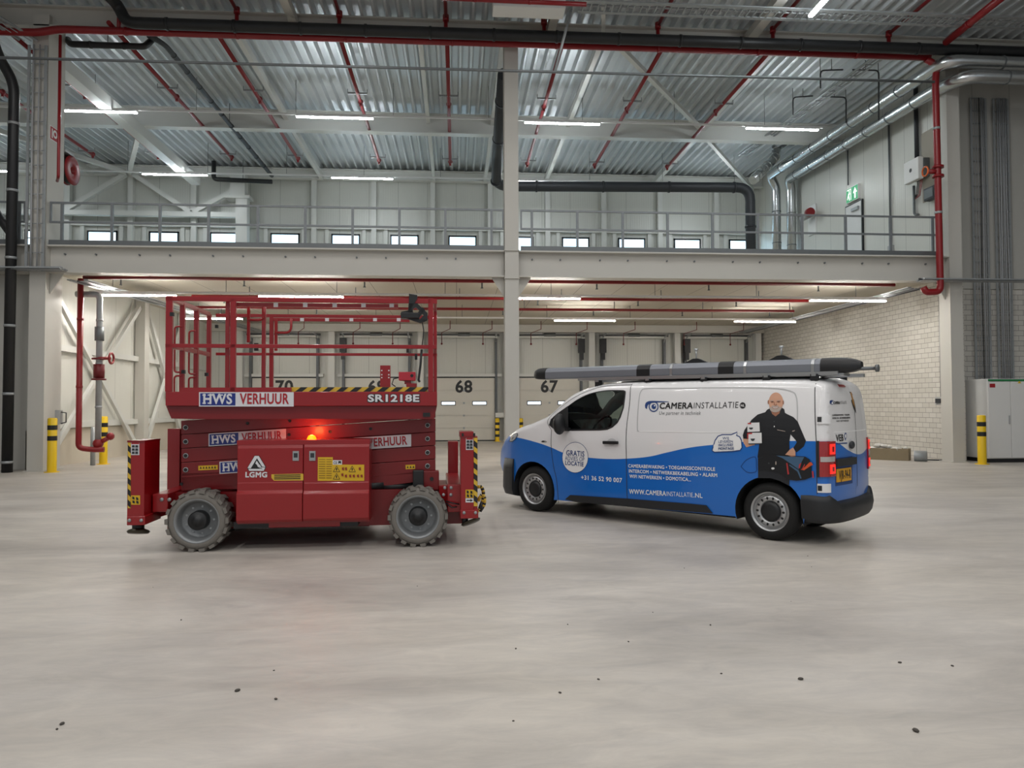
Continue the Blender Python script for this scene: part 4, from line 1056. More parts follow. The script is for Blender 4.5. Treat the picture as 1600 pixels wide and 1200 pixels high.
# windows
gv, gf = fill(win, (), .08, False)
fr = dec('door_window', [(gv, gf, 0)], [M_GLASS], eps=-.012)
mb = MB()
mb.add([(u, VWID - S(u, v) - .012, v) for u, v in gv], gf); mb.keep = True
mb.build('door_window', M_GLASS, van)
cw = (sum(p[0] for p in win) / len(win), sum(p[1] for p in win) / len(win))
inner = [(p[0] + (cw[0] - p[0]) * .035, p[1] + (cw[1] - p[1]) * .07) for p in win]
nw = len(win)
mb = MB(); mb.keep = True
mb.add([(u, S(u, v) - .004, v) for u, v in win] + [(u, S(u, v) - .004, v) for u, v in inner], [(i, (i + 1) % nw, nw + (i + 1) % nw, nw + i) for i in range(nw)])
mb.build('window_seal', M_BLACK, van)
dec('corner_trim', [([onside(*p) for p in ((858, 664), (861, 655), (876, 642.5), (888, 634), (889, 673), (874, 673.5), (864, 669))], 0)], [M_BLACK], eps=.006)
# exterior mirror
mc = onside(884, 660)
r_ = MB().ball((mc[0] + .02, S(*mc) - .17, mc[1] - .02), .12, 16, 0, .62, .95, 1.22).build('mirror', M_BLACK, van)
MB().bar((mc[0] + .05, S(*mc) + .02, mc[1] - .1), (mc[0] + .02, S(*mc) - .14, mc[1] - .08), .07, .05).build('mirror_arm', M_BLACK, r_)
# handles
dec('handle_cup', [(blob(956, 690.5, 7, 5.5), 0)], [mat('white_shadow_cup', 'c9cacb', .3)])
h0, h1 = onside(944, 691.2), onside(968, 691.6)
MB().bar((h0[0], -.03, h0[1]), (h1[0], -.03, h1[1]), .03, .042).build('door_handle', M_BLACK, van, .01)
h0, h1 = onside(1152, 697), onside(1160, 698)
dec('side_badge', [(blob(850, 690, 4.5, 1.6), 0), (blob(849, 689.6, 2.2, 1.2), 1)], [M_CHROME, M_BLACK])
ff = [onside(*p) for p in ((1158, 729), (1166, 719), (1180, 714), (1182, 728), (1181, 737), (1168, 738))]
dec('fuel_flap', [line(smooth_path(ff + [ff[0]]), .008)], [mat('blue_gap', '0d3f80', .5)])
# headlight on the nose corner
hl = [onside(*p) for p in ((796, 690), (798, 683), (803, 678), (809.5, 676.5), (809.5, 680), (806, 686), (801, 690))]
dec('headlight', [(hl, 0), ([(p[0] * .85 + sum(q[0] for q in hl) / len(hl) * .15, p[1] * .85 + sum(q[1] for q in hl) / len(hl) * .15) for p in hl], 1), (blob(801, 684, 2.2, 2.6), 2)], [M_DKGREY, mat('headlight_lens', 'cfd5da', .1, .4), M_CHROME], eps=.008, step=.05)
# wheels
M_TYRE = mat('van_tyre', '141414', .8, bump=.15, bscale=60)
M_RIM = mat('silver_steel_rim', 'b4b5b6', .35, .7)
def wheel(uc, near=True, first=None):
    ax = (0, 1, 0) if near else (0, -1, 0)
    y0 = .02 if near else VWID - .02
    t = MB().lathe([(.23, .2), (.235, .28), (.2, .322), (.18, .328), (.07, .328), (.045, .322), (.012, .285), (.006, .25), (.012, .222), (.03, .212)], (uc, y0, .328), ax, 48).build('wheel', M_TYRE, van)
    rm = MB().lathe([(.012, .222), (.016, .208), (.05, .2), (.062, .192), (.05, .18), (.032, .172), (.03, .128), (.05, .116), (.05, .0)], (uc, y0, .328), ax, 40).build('rim', M_RIM, t)
    MB().lathe([(.055, .112), (.025, .108), (.02, .07), (.015, .04), (.015, .001)], (uc, y0, .328), ax, 28).build('hub_cap', M_BLACK, t)
    mb = MB()
    s = 1 if near else -1
    for k in range(14):
        a = 2 * PI * k / 14
        c = Vector((uc + .15 * math.cos(a), y0 + s * .0295, .328 + .15 * math.sin(a)))
        er = Vector((math.cos(a), 0, math.sin(a))); et = Vector((-math.sin(a), 0, math.cos(a)))
        mb.add([c + er * .017 * math.cos(q * PI / 6) + et * .013 * math.sin(q * PI / 6) for q in range(12)], [list(range(12))])
    mb.build('rim_holes', M_BLACK, t)
for uc in (UF, WB):
    wheel(uc); wheel(uc, False)
    # dark inner arch
    mb = MB(); A_ = arc(uc, .40, 197, -17, 24)
    mb.add([(u, Sbase(u, v) + .004, v) for u, v in A_] + [(u, .42, v) for u, v in A_], [(i, i + 1, i + 26, i + 25) for i in range(24)], 0, True)
    mb.add([(u, .42, v) for u, v in A_], [list(range(25))])
    mb.add([(u, VWID - Sbase(u, v) - .004, v) for u, v in A_] + [(u, VWID - .42, v) for u, v in A_], [(i, i + 1, i + 26, i + 25) for i in range(24)], 0, True)
    mb.build('wheel_arch_liner', M_RUBBER, van)
MB().box(UF + .45, WB - .45, .12, VWID - .12, .2, .5).box(-.5, 4.0, .45, VWID - .45, .24, .5).build('underbody', M_RUBBER, van)
# interior of the cab
mb = MB().box(1.85, 1.9, .2, VWID - .2, .5, 1.75).box(-.1, 1.85, .15, VWID - .15, .5, .56)
mb.build('bulkhead', M_DKGREY, van)
MB().prism([(.1, .9), (.25, 1.3), (.55, 1.33), (.72, 1.2), (.7, .8)], lambda a, b, d: (a, d, b), .2, VWID - .2).build('dashboard', M_BLACK, van)
for w0 in (.22, 1.1):
    MB().box(1.15, 1.65, w0, w0 + .5, .75, .95).bar((1.62, w0 + .25, .9), (1.78, w0 + .25, 1.45), .5, .14, (0, 1, 0)).bar((1.76, w0 + .25, 1.48), (1.8, w0 + .25, 1.66), .28, .1, (0, 1, 0)).build('seat', M_DKGREY, van, .03)
MB().tube([(.86 + .1 * math.cos(a * PI / 10), .48 + .19 * math.sin(a * PI / 10), 1.22 + .16 * math.cos(a * PI / 10)) for a in range(21)], .016, 8).cyl((.86, .48, 1.22), (.65, .48, 1.1), .03, 8).build('steering_wheel', M_BLACK, van)
MB().box(1.12, 1.18, .8, 1.04, 1.62, 1.7).build('interior_mirror', M_BLACK, van, .015)
# rear bumper: profile swept round the corner
def bumper(name, path, prof, m, lo_=0):
    mb = MB(); k = len(prof); rows = []
    for i, (u, w) in enumerate(path):
        a = path[max(i - 1, 0)]; c = path[min(i + 1, len(path) - 1)]
        d = Vector((c[0] - a[0], c[1] - a[1])).normalized(); n = Vector((d.y, -d.x))
        dip = (lo_ or 0) * max(0, min(1, (abs(w - VWID / 2) < VWID / 2 - .08) * (VWID / 2 - .08 - abs(w - VWID / 2)) / .12))
        rows += [(u + n.x * o, w + n.y * o, v - (dip if v > .45 else 0)) for v, o in prof]
    mb.add(rows, [(i * k + j, i * k + (j + 1) % k, (i + 1) * k + (j + 1) % k, (i + 1) * k + j) for i in range(len(path) - 1) for j in range(k)], 0, True)
    mb.add(rows[:k], [list(range(k))]); mb.add(rows[-k:], [list(range(k))])
    return mb.build(name, m, van)
half = smooth_path([(WB + .37, .015), (3.95, .0), (4.05, .02), (4.13, .10), (4.19, .26), (4.215, .5), (4.22, VWID / 2)], 5)
path = half + [(u, VWID - w) for u, w in half[::-1][1:]]
bumper('rear_bumper', path, [(.24, -.09), (.25, -.02), (.30, .012), (.48, .03), (.545, .02), (.56, -.02), (.60, -.12), (.60, -.17), (.24, -.17)], M_BUMPER, .09)
half = smooth_path([(UF - .40, .02), (-.52, .05), (-.67, .12), (-.82, .28), (-.92, .5), (-.97, VWID / 2)], 5)
path = ([(u, w) for u, w in half] + [(u, VWID - w) for u, w in half[::-1][1:]])[::-1]
bumper('front_bumper', path, [(.19, -.09), (.21, -.01), (.30, .02), (.60, .015), (.74, -.005), (.75, -.1), (.19, -.12)], M_BUMPER)
# ---- rear face
def Rbase(v):
    for (a, b), (c, d) in zip(e_rear[:-1], e_rear[1:]):
        if d <= v <= b: return a + (c - a) * (b - v) / (b - d)
    return e_rear[-1][0]
LENR = len(rear_) - 1
def Ru(w, v):
    u = Rbase(v); w0 = Sbase(u, v) + RR
    s = max(0, min(1, (w - w0) / (VWID - 2 * w0)))
    i = min(range(len(rear_)), key=lambda i: abs(rear_[i][1] - v))
    b = .05 + (RB - .05) * i / LENR
    e = u + b * (1 - (2 * s - 1) ** 2)
    if w < w0: e -= RR * (1 - math.sqrt(max(0, 1 - ((w0 - w) / RR) ** 2))) if w0 - w < RR else RR
    return e
def onrear(px, py):
    u = 4.15
    for _ in range(12):
        r = ray(px, py); o = VA + VE * u
        t = (o - EYE).dot(VE) / r.dot(VE); p = EYE + r * t - VA
        w = p.dot(VW); v = p.z; u = .5 * u + .5 * Ru(max(.02, w), v)
    return w, v
rfn = lambda w, v, e: (Ru(w, v) + e, w, v)
def rq(*pts): return [onrear(*p) for p in pts]
M_TAIL = mat('tail_light_red', 'a00d12', .15, coat=1)
M_TAILLIT = mat('tail_light_lit', 'ff2a22', .3, emit=.8)
def box_on_rear(name, w0, w1, v0, v1, th, m, parent=van):
    n = 8; mb = MB(); ws = [w0 + (w1 - w0) * i / n for i in range(n + 1)]
    f = [(Ru(w, v) + th, w, v) for v in (v0, v1) for w in ws]; bk = [(Ru(w, v) - .01, w, v) for v in (v0, v1) for w in ws]
    N = n + 1
    mb.add(f + bk, [(i, i + 1, N + i + 1, N + i) for i in range(n)] + [(i, i + 1, 2 * N + i + 1, 2 * N + i) for i in range(n)] + [(N + i, N + i + 1, 3 * N + i + 1, 3 * N + i) for i in range(n)] + [(0, N, 3 * N, 2 * N), (n, N + n, 3 * N + n, 2 * N + n)])
    return mb.build(name, m, parent)
def wrap(name, s0, s1, v0, v1, th, m, parent=van, near=True):
    """shallow box following the rear corner; s runs from the side panel round to the rear face"""
    n = 10; nv = 4; mb = MB(); F_, B_ = [], []
    for j in range(nv + 1):
        v = v0 + (v1 - v0) * j / nv; ub = Rbase(v) - RR; wb = Sbase(ub, v)
        for i in range(n + 1):
            q = s0 + (s1 - s0) * i / n
            if q < RR * PI / 2:
                a = q / RR; n_ = (math.sin(a), -math.cos(a)); p = (ub + RR * math.sin(a), wb + RR * (1 - math.cos(a)))
            else:
                w = wb + RR + q - RR * PI / 2; n_ = (1, 0); p = (Ru(w, v), w)
            for lst, t in ((F_, th), (B_, -.01)):
                w = p[1] + n_[1] * t
                lst.append((p[0] + n_[0] * t, w if near else VWID - w, v))
    N = n + 1; K = N * (nv + 1)
    fs = [(j * N + i, j * N + i + 1, (j + 1) * N + i + 1, (j + 1) * N + i) for j in range(nv) for i in range(n)]
    rim_ = [j for j in range(N)] + [j * N + n for j in range(1, nv + 1)] + [nv * N + i for i in range(n - 1, -1, -1)] + [j * N for j in range(nv - 1, 0, -1)]
    fs += [(rim_[i], rim_[(i + 1) % len(rim_)], rim_[(i + 1) % len(rim_)] + K, rim_[i] + K) for i in range(len(rim_))]
    mb.add(F_ + B_, fs)
    return mb.build(name, m, parent)
for near in (True, False):
    t = wrap('tail_light', .0, .235, .76, 1.14, .02, M_TAIL, van, near)
    wrap('lamp_edge', .0, .02, .755, 1.145, .023, M_BLACK, t, near)
    for v0, v1 in ((1.0, 1.11), (.79, .89)):
        part_label(wrap('lit_ring', .12, .215, v0, v1, .025, M_TAILLIT, t, near), 'lit red ring')
        wrap('ring_core', .15, .19, v0 + .025, v1 - .025, .028, M_TAIL, t, near)
    part_label(wrap('clear_lens', .03, .21, .92, .975, .024, mat('clear_lens', 'b9b4b2', .2), t, near), 'clear lens')
for v in (1.38, .64):
    h = wrap('door_hinge', .0, .13, v - .05, v + .045, .02, M_VANWHITE)
    wrap('hinge_slot', .005, .04, v - .03, v + .025, .024, M_BLACK, h)
dec('rear_lower_edge', [(strip_mesh([(w, 1.235) for w in [.2 + .1 * k for k in range(12)]], .012) + (0,))], [MATS['panel_fold_line_light']], fn=rfn)  # same painted highlight, as a pale strip across the rear doors
dec('rear_door_gap', [(strip_mesh([(VWID / 2 + .05, v) for v in [.6 + .1 * k for k in range(12)]], .012) + (0,))], [M_SEAM], fn=rfn)
a, b = onrear(1306, 731), onrear(1328, 752)
w0, w1 = onrear(1306, 742)[0], onrear(1328.5, 742)[0]; PV0, PV1 = onrear(1317, 752)[1], onrear(1317, 731.5)[1]
box_on_rear('plate_recess', w0 - .02, w1 + .06, PV0 - .04, PV1 + .12, .003, mat('dark_blue_recess', '123f7d', .5))
box_on_rear('handle_strip', w0 - .04, w1 + .1, PV1 + .03, PV1 + .11, .04, M_BUMPER)
pt = box_on_rear('number_plate', w0, w1, PV0, PV1, .012, mat('plate_yellow', 'e0a31c', .4))
def rtext(key, w0_, w1_, v, m, name, parent=van, hs=1.0, eps=.006):
    V, fs, tw, th = TEXT[key]; sc = (w1_ - w0_) / tw
    mb = MB(); mb.keep = True
    mb.add([rfn(w0_ + a_ * sc, v + b_ * sc * hs, eps + i // NBASE[key] * .0006) for i, (a_, b_) in enumerate(V)], fs)
    return mb.build(name, m, parent)
part_label(rtext('plate', w0 + .04, w1 - .02, PV0 + .03, M_BLACK, 'plate_characters', pt, (PV1 - PV0 - .05) / ((w1 - w0 - .06) / TEXT['plate'][2] * TEXT['plate'][3]), .015), 'black plate characters')
M_NAVY = mat('navy_print', '1d3f7c', .4); M_BLACKPRINT = mat('black_print', '141416', .4); M_WHITEPRINT = mat('white_print', 'f0f0f0', .4)
RX = lambda px, py: onrear(px, py)
def rtp(key, x0, x1, y, h, m):
    a, b = RX(x0, y), RX(x1, y); V, fs, tw, th = TEXT[key]
    hv = RX(x0, y - h)[1] - a[1]
    return rtext(key, a[0], b[0], a[1], m, 'rear_lettering', hs=hv / ((b[0] - a[0]) / tw * th))
rtp('VEB', 1306, 1317.5, 689.5, 10.5, M_BLACKPRINT)
dec('rear_logo', [(rq((1318.5, 681), (1320, 676), (1322, 676.5), (1322.8, 682), (1320.5, 688.5)), 0), (rq((1319.3, 681), (1320.4, 678), (1321.5, 678.5), (1322, 682), (1320.5, 685.5)), 1), (strip_mesh(rq((1307, 693.2), (1323, 692.2)), .012) + (0,))], [M_NAVY, M_WHITEPRINT], fn=rfn)
rtp('CAMERA', 1302, 1311.5, 631.5, 4.6, M_BLACKPRINT); rtp('INSTALLATIE', 1312, 1322, 631.2, 4.6, M_BLACKPRINT)
def rcirc(cx, cy, rx_, ry_, n=14): return [onrear(cx + rx_ * math.cos(2 * PI * k / n), cy - ry_ * math.sin(2 * PI * k / n)) for k in range(n)]
dec('rear_eye_logo', [(rq((1296, 630), (1296.3, 626), (1299, 625), (1303, 626), (1299.5, 627), (1297.8, 629), (1297.6, 632)), 0), (rcirc(1299.8, 629.8, 2, 2.6), 0), (rcirc(1299.8, 629.8, 1.2, 1.7), 1)], [M_NAVY, M_WHITEPRINT], fn=rfn)
rtp('k1', 1299.5, 1326.5, 649.8, 2.4, M_BLACKPRINT); rtp('k2', 1300, 1327.5, 654.6, 2.4, M_BLACKPRINT); rtp('k3', 1306, 1325.5, 659.2, 2.4, M_BLACKPRINT)
bw = onrear(1307.5, 601.5); bw2 = onrear(1316.5, 601)
box_on_rear('brake_light', bw[0], bw2[0], bw[1] - .02, bw[1] + .015, .025, M_TAIL)
dec('rear_door_print', [(rq((1327, 612), (1329, 609), (1332, 616), (1336, 635), (1337.5, 646), (1334, 640), (1330, 628)), 0), (rq((1328, 614), (1329.5, 612), (1333, 624), (1335.5, 638), (1332, 630)), 1)], [M_BLACKPRINT, mat('tan_print', 'a97a3e', .5)], fn=rfn)
hw = onrear(1328.5, 695)
MB().ball((Ru(*hw) + .02, hw[0], hw[1]), .05, 12, 0, .5, 1.3, .9).build('rear_door_handle', M_DKGREY, van)
# ---- lettering on the side
def stext(key, p0, p1, m, name='side_lettering', hs=1.0, eps=.004, h=None):
    """text between two photo pixels of its baseline"""
    a, b = Vector(onside(*p0)), Vector(onside(*p1))
    V, fs, tw, th = TEXT[key]; sc = (b - a).length / tw; d = (b - a).normalized(); n = Vector((-d.y, d.x))
    if h: hs = (onside(p0[0], p0[1] - h)[1] - a.y) / (th * sc)
    mb = MB(); mb.keep = True
    pts = [a + d * (x * sc) + n * (y * sc * hs) for x, y in V]
    mb.add([(p.x, S(p.x, p.y) - eps - i // NBASE[key] * .0006, p.y) for i, p in enumerate(pts)], fs)
    return mb.build(name, m, van)
stext('CAMERA', (1030.5, 638.5), (1082.5, 638.2), M_BLACKPRINT, h=9.3); stext('INSTALLATIE', (1084, 638.2), (1153.5, 637.3), M_BLACKPRINT, h=9.3)
dec('logo_dot', [(blob(1160.5, 633.5, 4.6, 5), 0)], [M_BLACKPRINT]); stext('NL', (1157.6, 635.3), (1163.4, 635.2), M_WHITEPRINT, eps=.006)
stext('slogan', (1030, 648), (1095, 648), mat('grey_print', '77787a', .4), hs=1.15)
O = lambda x, y: onside(780 + x / 5.333, 540 + y / 5.333)
ring = [O(1288 + 37 * math.cos(q), 508 + 40 * math.sin(q)) for q in [k * PI / 14 for k in range(29)]]
dec('eye_logo', [(smooth_path([O(1218, 520), O(1216, 495), O(1228, 472), O(1262, 461), (O(1330, 462)), O(1420, 466)], 4) + smooth_path([O(1400, 471), O(1320, 474), O(1265, 480), O(1238, 500), O(1232, 530)], 4), 0), (strip_mesh(ring, .014) + (0,)), ([O(1290 + 19 * math.cos(k * PI / 8), 508 + 21 * math.sin(k * PI / 8)) for k in range(16)], 0), ([O(1297 + 6 * math.cos(k * PI / 6), 501 + 6 * math.sin(k * PI / 6)) for k in range(12)], 1)], [M_NAVY, M_WHITEPRINT], step=.2)
dec('round_sticker', [(blob(899, 714.8, 20.4, 24.2, 36), 0), (blob(899, 714.8, 19.8, 23.5, 36), 1)], [M_NAVY, M_WHITEPRINT], step=.15)
stext('GRATIS', (885.3, 711.3), (913.5, 713.4), M_NAVY, h=8.2, eps=.008); stext('ADVIES', (883.3, 719), (913.6, 721.2), M_NAVY, h=6.6, eps=.008); stext('LOCATIE', (883.5, 726), (912.3, 728.8), M_NAVY, h=6.4, eps=.008)
stext('phone', (908.3, 749), (972.3, 754), M_WHITEPRINT, h=6.8)
stext('l1', (982, 730.3), (1117.6, 735.8), M_WHITEPRINT, h=5.2); stext('l2', (983, 738.3), (1121, 745.3), M_WHITEPRINT, h=5.2); stext('l3', (984, 746.5), (1080, 752), M_WHITEPRINT, h=5.2)
stext('w1', (983.3, 771.2), (1041, 774.6), M_WHITEPRINT, h=7.2); stext('w2', (1042, 774.8), (1083, 777), M_WHITEPRINT, h=7); stext('w3', (1084, 777), (1098, 778), M_WHITEPRINT, h=7)
# speech bubble
Q = lambda x, y: onside(1080 + x / 5.333, 540 + y / 5.333)
bub = [Q(*p) for p in ((175, 875), (200, 790), (225, 755), (260, 742), (335, 742), (385, 720), (378, 748), (405, 760), (420, 790), (424, 850), (408, 873), (340, 882), (195, 888))]
bc = (sum(p[0] for p in bub) / len(bub), sum(p[1] for p in bub) / len(bub))
dec('speech_bubble', [(bub, 1), (strip_mesh(bub + [bub[0]], .012) + (0,))], [M_NAVY, M_WHITEPRINT], step=.06)
for key, x0, x1, y in (('b1', 262, 315, 782), ('b2', 230, 350, 811), ('b3', 230, 352, 839), ('b4', 230, 358, 868)):
    a_, b_ = Q(x0, y), Q(x1, y); stext(key, (1080 + x0 / 5.333, 540 + y / 5.333), (1080 + x1 / 5.333, 540 + (y - 2) / 5.333), M_NAVY, h=3.9, eps=.008)
# printed technician
P = lambda x, y: onside(1160 + x / 7.5, 600 + y / 7.5)
def PL(*pts): return [P(*p) for p in pts]
def PE(cx, cy, rx_, ry_, n=20): return [P(cx + rx_ * math.cos(2 * PI * k / n), cy + ry_ * math.sin(2 * PI * k / n)) for k in range(n)]
skin, skin2, beard, blk, blk2, wht, red, dgl, blu, org = range(10)
pm = [mat('print_skin', 'd19f83', .4), mat('print_skin_shade', '9c6a52', .4), mat('print_grey_beard', 'b3a59b', .4), mat('print_black_cloth', '15171c', .4), mat('print_charcoal_cloth', '23262c', .4),
      mat('print_white_carton', 'e4e4e4', .4), mat('print_red', 'b8383a', .4), mat('print_dome_grey', '3b3f42', .4), mat('print_steel_blue', '41617f', .4), mat('print_orange', 'd8562c', .4)]
shapes = [
    (PL((182, 850), (560, 820), (552, 1195), (440, 1135), (330, 1103), (185, 1103)), blk2),
    (PL((8, 610), (14, 690), (48, 742), (120, 720), (150, 715), (70, 640)), skin),
    (PL((325, 285), (292, 300), (270, 330), (180, 358), (110, 418), (60, 490), (25, 540), (6, 600), (12, 640), (70, 645), (205, 600), (196, 730), (178, 862), (330, 850), (556, 832), (552, 680), (566, 590), (620, 652), (640, 682), (600, 745), (634, 802), (720, 732), (746, 665), (700, 560), (650, 440), (600, 388), (520, 350), (498, 335), (492, 295), (465, 278), (452, 290), (435, 340), (390, 380), (350, 350)), blk),
    (PL((333, 300), (350, 350), (390, 380), (437, 343), (448, 285)), skin2),
    (PE(395, 212, 85, 113, 28), skin), (PE(306, 212, 9, 25, 10), skin2), (PE(480, 215, 8, 25, 10), skin2),
    (PL((316, 268), (330, 310), (360, 328), (395, 332), (430, 322), (455, 295), (464, 262), (440, 272), (415, 250), (385, 258), (355, 250), (338, 272)), beard),
    (PL((345, 268), (390, 274), (432, 268), (415, 288), (390, 293), (362, 288)), skin2), (PL((354, 272), (390, 278), (424, 272), (410, 282), (390, 285), (368, 282)), wht),
    (PL((375, 210), (390, 200), (402, 235), (410, 248), (390, 253), (372, 246)), skin2), (PL((380, 205), (392, 202), (398, 240), (384, 243)), skin),
    (PL((332, 200), (370, 203), (372, 213), (340, 218)), skin2), (PL((405, 203), (446, 200), (444, 214), (408, 213)), skin2), (PE(355, 209, 9, 4, 8), blk), (PE(425, 208, 9, 4, 8), blk),
    (PL((328, 192), (370, 194), (370, 199), (330, 199)), beard), (PL((405, 194), (450, 190), (450, 197), (405, 199)), beard),
    (PE(376, 440, 7, 8, 8), dgl), (PE(378, 497, 6, 10, 8), wht), (PL((412, 533), (508, 552), (506, 558), (414, 540)), beard), (PL((590, 548), (622, 540), (612, 554), (588, 558)), beard),
    (PL((62, 455), (204, 450), (209, 556), (64, 562)), wht), (PL((75, 572), (230, 570), (233, 700), (76, 703)), wht), (PL((76, 695), (233, 692), (233, 703), (76, 706)), dgl),
    (PL((68, 455), (108, 454), (108, 470), (68, 471)), red), (PL((62, 575), (76, 574), (76, 640), (62, 640)), red), (PL((76, 572), (120, 571), (120, 586), (76, 587)), red),
    (PL((82, 510), (132, 510), (124, 528), (107, 534), (90, 528)), dgl), (PL((100, 640), (154, 638), (146, 660), (128, 670), (110, 662)), dgl),
    (PL((340, 825), (450, 840), (640, 845), (740, 850), (790, 880), (815, 940), (815, 1090), (740, 1120), (640, 1132), (540, 1120), (430, 1040), (300, 1005), (190, 1000), (190, 880)), blk),
    (PL((400, 835), (520, 848), (730, 855), (690, 930), (665, 1000), (560, 925), (480, 870)), blu), (PL((560, 940), (665, 1010), (700, 1105), (685, 1108), (650, 1025), (555, 955)), blu),
    (PL((508, 828), (560, 770), (600, 743), (628, 790), (628, 845), (580, 852), (540, 832)), skin), (PL((515, 826), (545, 832), (580, 852), (628, 846), (628, 836), (585, 838)), skin2),
    (PL((690, 1002), (730, 1010), (800, 962), (835, 945), (815, 915), (790, 918), (740, 970)), org), (PL((665, 985), (672, 940), (700, 922), (690, 950), (682, 985)), red), (PL((700, 1000), (735, 935), (742, 945), (715, 1000)), red),
    (PL((520, 925), (535, 925), (556, 1055), (538, 1060)), red), (PL((820, 1020), (840, 1020), (846, 1095), (828, 1098)), red), (PE(400, 925, 7, 24, 8), beard), (PE(365, 988, 20, 13, 10), wht), (PE(318, 928, 10, 10, 8), dgl),
]
part_label(dec('printed_technician', shapes, pm, eps=.003, lift=.0004, step=.1), 'life-size print of a smiling bald person in black carrying white cartons and a tool bag')
# ---- roof rack and tube carrier: carrier rests on the rack, so it is a thing of its own
M_ALU = mat('brushed_aluminium', 'b9bbbd', .3, .85)
for u in (.95, 1.75, 2.55, 3.35, 3.9):
    r_ = MB().bar((u, .24, 1.875), (u, VWID - .24, 1.875), .05, .035).build('roof_bar', M_ALU, van)
    for w in (.28, VWID - .28): MB().box(u - .04, u + .04, w - .03, w + .03, 1.79, 1.88).build('rack_foot', M_BLACK, r_)
for w in (.30, VWID - .30):
    MB().bar((.6, w, 1.905), (4.15, w, 1.885), .05, .04).build('rack_rail', M_ALU, van)
for sx, sa, sp, sb in ((1088, 560.5, 545, 567), (1221, 555.5, 540.6, 563)):
    u, va = vloc(sx, sa, 1.08); vp_ = vloc(sx, sp, 1.08)[1]; vb = vloc(sx, sb, 1.08)[1]
    t = MB().prism([(u - .2, 1.9), (u - .17, vb), (u - .04, va), (u + .04, va), (u + .17, vb), (u + .2, 1.9)], lambda a, b, d: (a, d, b), 1.05, 1.11).build('load_stop', M_BLACK, van)
    MB().cyl((u, 1.08, va - .02), (u, 1.08, vp_), .012, 8).lathe([(0, .02), (.03, .035), (.035, .001)], (u, 1.08, vp_ - .03), (0, 0, 1), 10).build('stop_pole', M_ALU, t)
tc_ = thing('tube_carrier', 'long grey tube carrier with black end caps strapped on the van roof', 'pipe carrier', VA, rot=VROT, local=True)
def carr(u0, u1, s=1.0, m_=None, name='tube', parent=tc_, taper=None, wc=.42):
    prof = [(-.11, .02), (-.10, 0), (.10, 0), (.11, .02), (.11, .10), (.085, .145), (.04, .165), (-.04, .165), (-.085, .145), (-.11, .10)]
    mb = MB(); rows = []
    us = [u0, u1] if taper is None else [u0 + (u1 - u0) * i / 8 for i in range(9)]
    for i, u in enumerate(us):
        k = s if taper is None else max(.42, (1 - (i / 8) ** 4) ** .42) * s
        zb = 1.925 - .008 * u
        rows += [(u, wc + a * k, zb + .08 + (b - .08) * k) for a, b in prof]
    n = len(prof)
    mb.add(rows, [(i * n + j, i * n + (j + 1) % n, (i + 1) * n + (j + 1) % n, (i + 1) * n + j) for i in range(len(us) - 1) for j in range(n)], 0, taper is not None)
    mb.add(rows[:n], [list(range(n))]); mb.add(rows[-n:], [list(range(n))])
    return mb.build(name, m_, parent)
M_GREYPVC = mat('grey_anodised_tube', '868a92', .38, .35)
carr(-.03, 4.0, 1.0, M_GREYPVC)
carr(-.03, -.30, 1.04, M_BLACK, 'end_cap', taper=True); carr(3.95, 4.36, 1.06, M_BLACK, 'end_cap', taper=True)
for u in (1.55, 2.72): carr(u, u + .2, 1.04, M_BLACK, 'strap')
for u in (2.05, 3.05, 3.85): carr(u, u + .035, 1.06, M_ALU, 'clamp')
MB().bar((.6, .42, 1.9), (4.2, .42, 1.87), .2, .03).build('support_rail', M_ALU, tc_)
MB().cyl((4.2, .42, 1.93), (4.5, .42, 1.93), .02, 10).cyl((4.5, .42, 1.93), (4.53, .42, 1.93), .04, 12).build('locking_rod', M_GALV_D, tc_)
# ================================================================== THE SCISSOR LIFT
LA = at(307, 863, Z=0); LB_ = at(653, 855, Z=0)
LE = (LB_ - LA).normalized(); LW = Vector((-LE.y, LE.x, 0)); LROT = math.atan2(LE.y, LE.x)
lift = thing('scissor_lift', 'red four-wheel scissor lift with folded arms and railed platform', 'scissor lift', LA, rot=LROT, local=True)
def lp(px, py, d=0):
    """photo pixel -> (along the lift, height) on the vertical plane at depth d"""
    r = ray(px, py); o = LA + LW * d
    t = (o - EYE).dot(LW) / r.dot(LW); p = EYE + r * t - LA
    return p.dot(LE), p.z
M_RED = mat('lift_red_paint', '900a12', .3, coat=.3, noise=.04, nscale=3)
M_REDDK = mat('lift_red_arm_paint', '78080f', .35, coat=.15)
M_STICKBLUE = mat('sticker_blue', '1c2f7e', .35); M_STICKWHITE = mat('sticker_white', 'd9dade', .35); M_STICKRED = mat('sticker_red', 'a8202b', .35)
M_HAZY = mat('hazard_yellow', 'd9b33a', .45); M_LABELY = mat('label_yellow', 'd8ae22', .45)
def bx(mb, x0, y0, x1, y1, d0, d1, m=0):
    a, b = lp(x0, y0, d0); c, e = lp(x1, y1, d0)
    return mb.box(a, c, d0, d1, b, e, m)
def LBX(name, x0, y0, x1, y1, d0, d1, m_=None, bevel=0, parent=None):
    return bx(MB(), x0, y0, x1, y1, d0, d1).build(name, m_ or M_RED, parent or lift, bevel)
def P3(px, py, d):
    a, b = lp(px, py, d); return (a, d, b)
